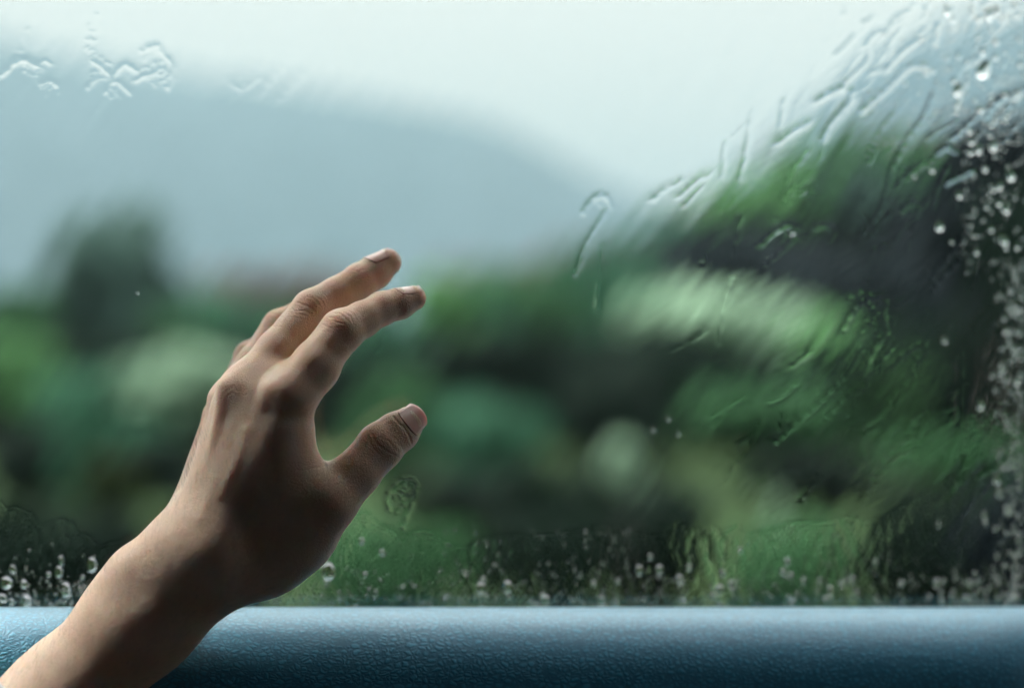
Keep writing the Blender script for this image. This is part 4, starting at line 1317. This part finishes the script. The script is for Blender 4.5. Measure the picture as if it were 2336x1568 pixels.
# upper right: irregular larger drops
for (u, v, d, k, tl, lab) in [
    (2250, 160, 34, 'tear', .5, 'largest raindrop in the upper right, dark above and white below'),
    (2192, 205, 26, 'tear', .2, 'raindrop with a dark cap left of and below the largest upper one'),
    (2190, 236, 15, 'round', 0, 'middle raindrop of the vertical row in the upper right'),
    (2188, 252, 13, 'round', 0, 'lowest raindrop of the vertical row in the upper right'),
    (2240, 340, 17, 'tear', 0, 'raindrop just above the dark area near the right edge'), (2222, 322, 14, 'round', 0, 'raindrop up to the left of the one at the border of the dark area'),
    (2222, 345, 14, 'round', 0, 'raindrop close below the purple-grey haze near the right edge'), (2272, 333, 20, 'tear', .3, 'bright raindrop in the dark area, second row from its top'),
    (2314, 400, 22, 'tear', -.3, 'long bright raindrop near the right edge above the middle'), (2196, 444, 15, 'tear', -.5, 'bright raindrop on the dark slope at the end of a slanting trail'),
    (2288, 424, 16, 'tear', -.2, 'raindrop left of and below the long bright one'), (2301, 475, 22, 'tear', -.2, 'fat bright raindrop under the long one near the right edge'),
    (2286, 462, 14, 'round', 0, 'raindrop touching the fat bright one on its left'), (2298, 548, 22, 'tear', -.5, 'bright slanting raindrop low in the dark upper right area'),
    (2268, 522, 13, 'tear', -.4, 'small slanting raindrop left of the low bright one'), (2280, 27, 20, 'tear', 0, 'raindrop at the top edge near the right corner'),
    (2264, 33, 22, 'tear', 0, 'raindrop at the top edge, second from the right corner'), (2236, 40, 14, 'round', 0, 'raindrop at the top edge, third from the right corner'),
    (2168, 25, 18, 'tear', 0, 'raindrop heading a short vertical trail at the top edge'), (2112, 90, 12, 'long', 1.2, 'flat small raindrop beside the slanting ridges'),
    (2120, 165, 12, 'round', 0, 'raindrop at the right end of the long bent ridge'), (2071, 187, 9, 'round', 0, 'raindrop under the long bent ridge'),
    (1563, 469, 8, 'round', 0, 'tiny bright raindrop where the blue hill meets the green slope'), (2132, 385, 14, 'round', 0, 'raindrop at the lower end of the ring-shaped mark'),
    (2092, 400, 9, 'round', 0, 'dim raindrop left of the ring-shaped mark'), (1813, 530, 12, 'round', 0, 'bright raindrop caught in the arched trail on the dark slope'),
    (2150, 515, 22, 'round', 0, 'wide faint bluish raindrop on the dark slope'), (2178, 550, 10, 'round', 0, 'small raindrop right under the wide faint bluish one')]:
    drop(u, v, d, lab, 'larger raindrops in the upper right', k, tl)

r_ = np.random.default_rng(99)
placed = [(-99, -99)]; used_labels = set()
def far_enough(u, v, m): 
    return all((u - a) ** 2 + (v - b) ** 2 > m * m for a, b in placed)
made = {}
ORD = ['first', 'second', 'third', 'fourth', 'fifth', 'sixth', 'seventh', 'eighth', 'ninth', 'tenth', 'eleventh', 'twelfth', 'thirteenth', 'fourteenth', 'fifteenth', 'sixteenth', 'seventeenth', 'eighteenth', 'nineteenth', 'twentieth']
def scatter(n, fu, dmin, dmax, label, group, kinds=('round',), tl=0.0, gap=8):
    k = 0
    for _ in range(n * 30):
        u, v = fu()
        if not far_enough(u, v, gap): continue
        placed.append((u, v)); k += 1
        o_ = drop(u, v, r_.uniform(dmin, dmax) * (1.35 if r_.random() < .18 else 1), 'raindrop on the window', group, kinds[int(r_.integers(len(kinds)))], tl + r_.normal(0, .15))
        made.setdefault(label, []).append((u, v, o_))
        if k >= n: break
scatter(95, lambda: (2337 - abs(r_.normal(0, 27)), r_.uniform(610, 1385)), 6.5, 12, 'bead', 'beads of rain down the right edge')
scatter(30, lambda: (r_.uniform(2150, 2336), r_.uniform(1290, 1388)), 6, 11, 'corner', 'beads of rain in the lower right corner')
scatter(60, lambda: (r_.uniform(700, 2140), 1388 - abs(r_.normal(0, 38))), 5, 10, 'strip', 'small raindrops above the door top', gap=14)
scatter(30, lambda: (r_.uniform(2215, 2336), r_.uniform(235, 600)), 6, 14, 'dark', 'raindrops in the dark upper right area', ('tear', 'round'), -.3, 10)
scatter(40, lambda: (2336 - abs(r_.normal(0, 110)), r_.uniform(5, 235)), 6, 14, 'grey', 'raindrops in the grey upper right corner', ('tear', 'round', 'long'), 0, 12)

def zone(x, bounds, names):
    for b_, n_ in zip(bounds, names):
        if x < b_: return n_
    return names[-1]
def name_drops(key, place, sort):
    cells = {}
    for u, v, o_ in made.get(key, []): cells.setdefault(place(u, v), []).append((u, v, o_))
    for pl, L_ in cells.items():
        L_.sort(key=sort)
        for q_, (u, v, o_) in enumerate(L_): o_['label'] = pl % ORD[min(q_, 19)]
name_drops('bead', lambda u, v: 'round bead ' + zone(u, (2300, 2321), ('left of the right edge band', 'inside the right edge band', 'hugging the right edge')) + ' '
    + zone(v, (720, 860, 1000, 1130, 1260), ('below the dark slope', 'level with the knuckles', 'level with the thumb tip', 'level with the thumb base', 'level with the wrist', 'near the door top')) + ', %s downward', lambda t: t[1])
name_drops('corner', lambda u, v: 'small round bead in the lower right corner, ' + zone(v, (1325, 1358), ('upper row', 'middle row', 'row on the door top')) + ', %s from left', lambda t: t[0])
name_drops('strip', lambda u, v: 'small dim raindrop ' + zone(v, (1360,), ('in the wet strip', 'touching the door top')) + ' '
    + zone(u, (900, 1100, 1300, 1500, 1750, 1950), ('under the palm', 'under the thumb tip', 'right of the thumb', 'below the pale round light spot', 'among the clusters of three', 'right of the clusters', 'toward the lower right')) + ', %s from left', lambda t: t[0])
name_drops('dark', lambda u, v: 'small white raindrop in the dark upper right area, ' + zone(v, (320, 420, 510), ('top row', 'second row', 'third row', 'bottom row')) + ', %s from left', lambda t: t[0])
name_drops('grey', lambda u, v: 'small bright raindrop in the grey upper right corner, ' + zone(v, (60, 110, 170), ('top row', 'second row', 'third row', 'bottom row')) + ', %s from left', lambda t: t[0])

# the finest spray, past counting: one mesh of little caps
def spray():
    r = np.random.default_rng(5); pts = []
    def add(n, fu, a, b):
        for _ in range(n):
            u, v = fu(); pts.append((u, v, r.uniform(a, b)))
    add(420, lambda: (2345 - abs(r.normal(0, 30)), r.uniform(600, 1388)), 3.5, 7)
    add(330, lambda: (2345 - abs(r.normal(0, 120)), r.uniform(0, 330)), 3, 7)
    add(130, lambda: (r.uniform(2200, 2345), r.uniform(230, 620)), 3.5, 8)
    add(70, lambda: (r.uniform(1990, 2200), r.uniform(60, 240)), 3, 6)
    add(560, lambda: (r.uniform(560, 2336), 1390 - abs(r.normal(0, 55))), 3, 6.5)
    add(150, lambda: (r.uniform(-5, 215), 1389 - abs(r.normal(0, 45))), 3, 7)
    add(60, lambda: (r.uniform(1000, 1450), r.uniform(1210, 1320)), 4, 8)
    VV, FF = [], []
    ns = 12
    for (u, v, d) in pts:
        o = on_glass(u, v) + GN * (PO + film_h(u, v) - .00003); s = d * .222e-3; b = len(VV)
        e = r.uniform(.85, 1.25)
        for (rr_, z) in ((1, 0), (.8, .085), (.45, .172)):
            for i in range(ns):
                an = i / ns * 6.28319
                VV.append(o + (E1 * math.cos(an) * .5 + E2 * math.sin(an) * .5 * e) * rr_ * s + GN * z * s)
        VV.append(o + GN * .214 * s)
        FF += [tuple(b + i for i in range(ns))[::-1]]
        for k in range(2):
            for i in range(ns): FF.append((b + k * ns + i, b + k * ns + (i + 1) % ns, b + (k + 1) * ns + (i + 1) % ns, b + (k + 1) * ns + i))
        for i in range(ns): FF.append((b + 2 * ns + i, b + 2 * ns + (i + 1) % ns, b + 3 * ns))
    o = mesh_obj('fine_raindrops', np.array(VV), FF, M_WATER)
    bm_fix(o)
    for p in o.data.polygons:
        if len(p.vertices) == ns: p.use_smooth = False
    props(o, 'finest spray of rain between the larger drops', 'raindrops', kind='stuff')
spray()
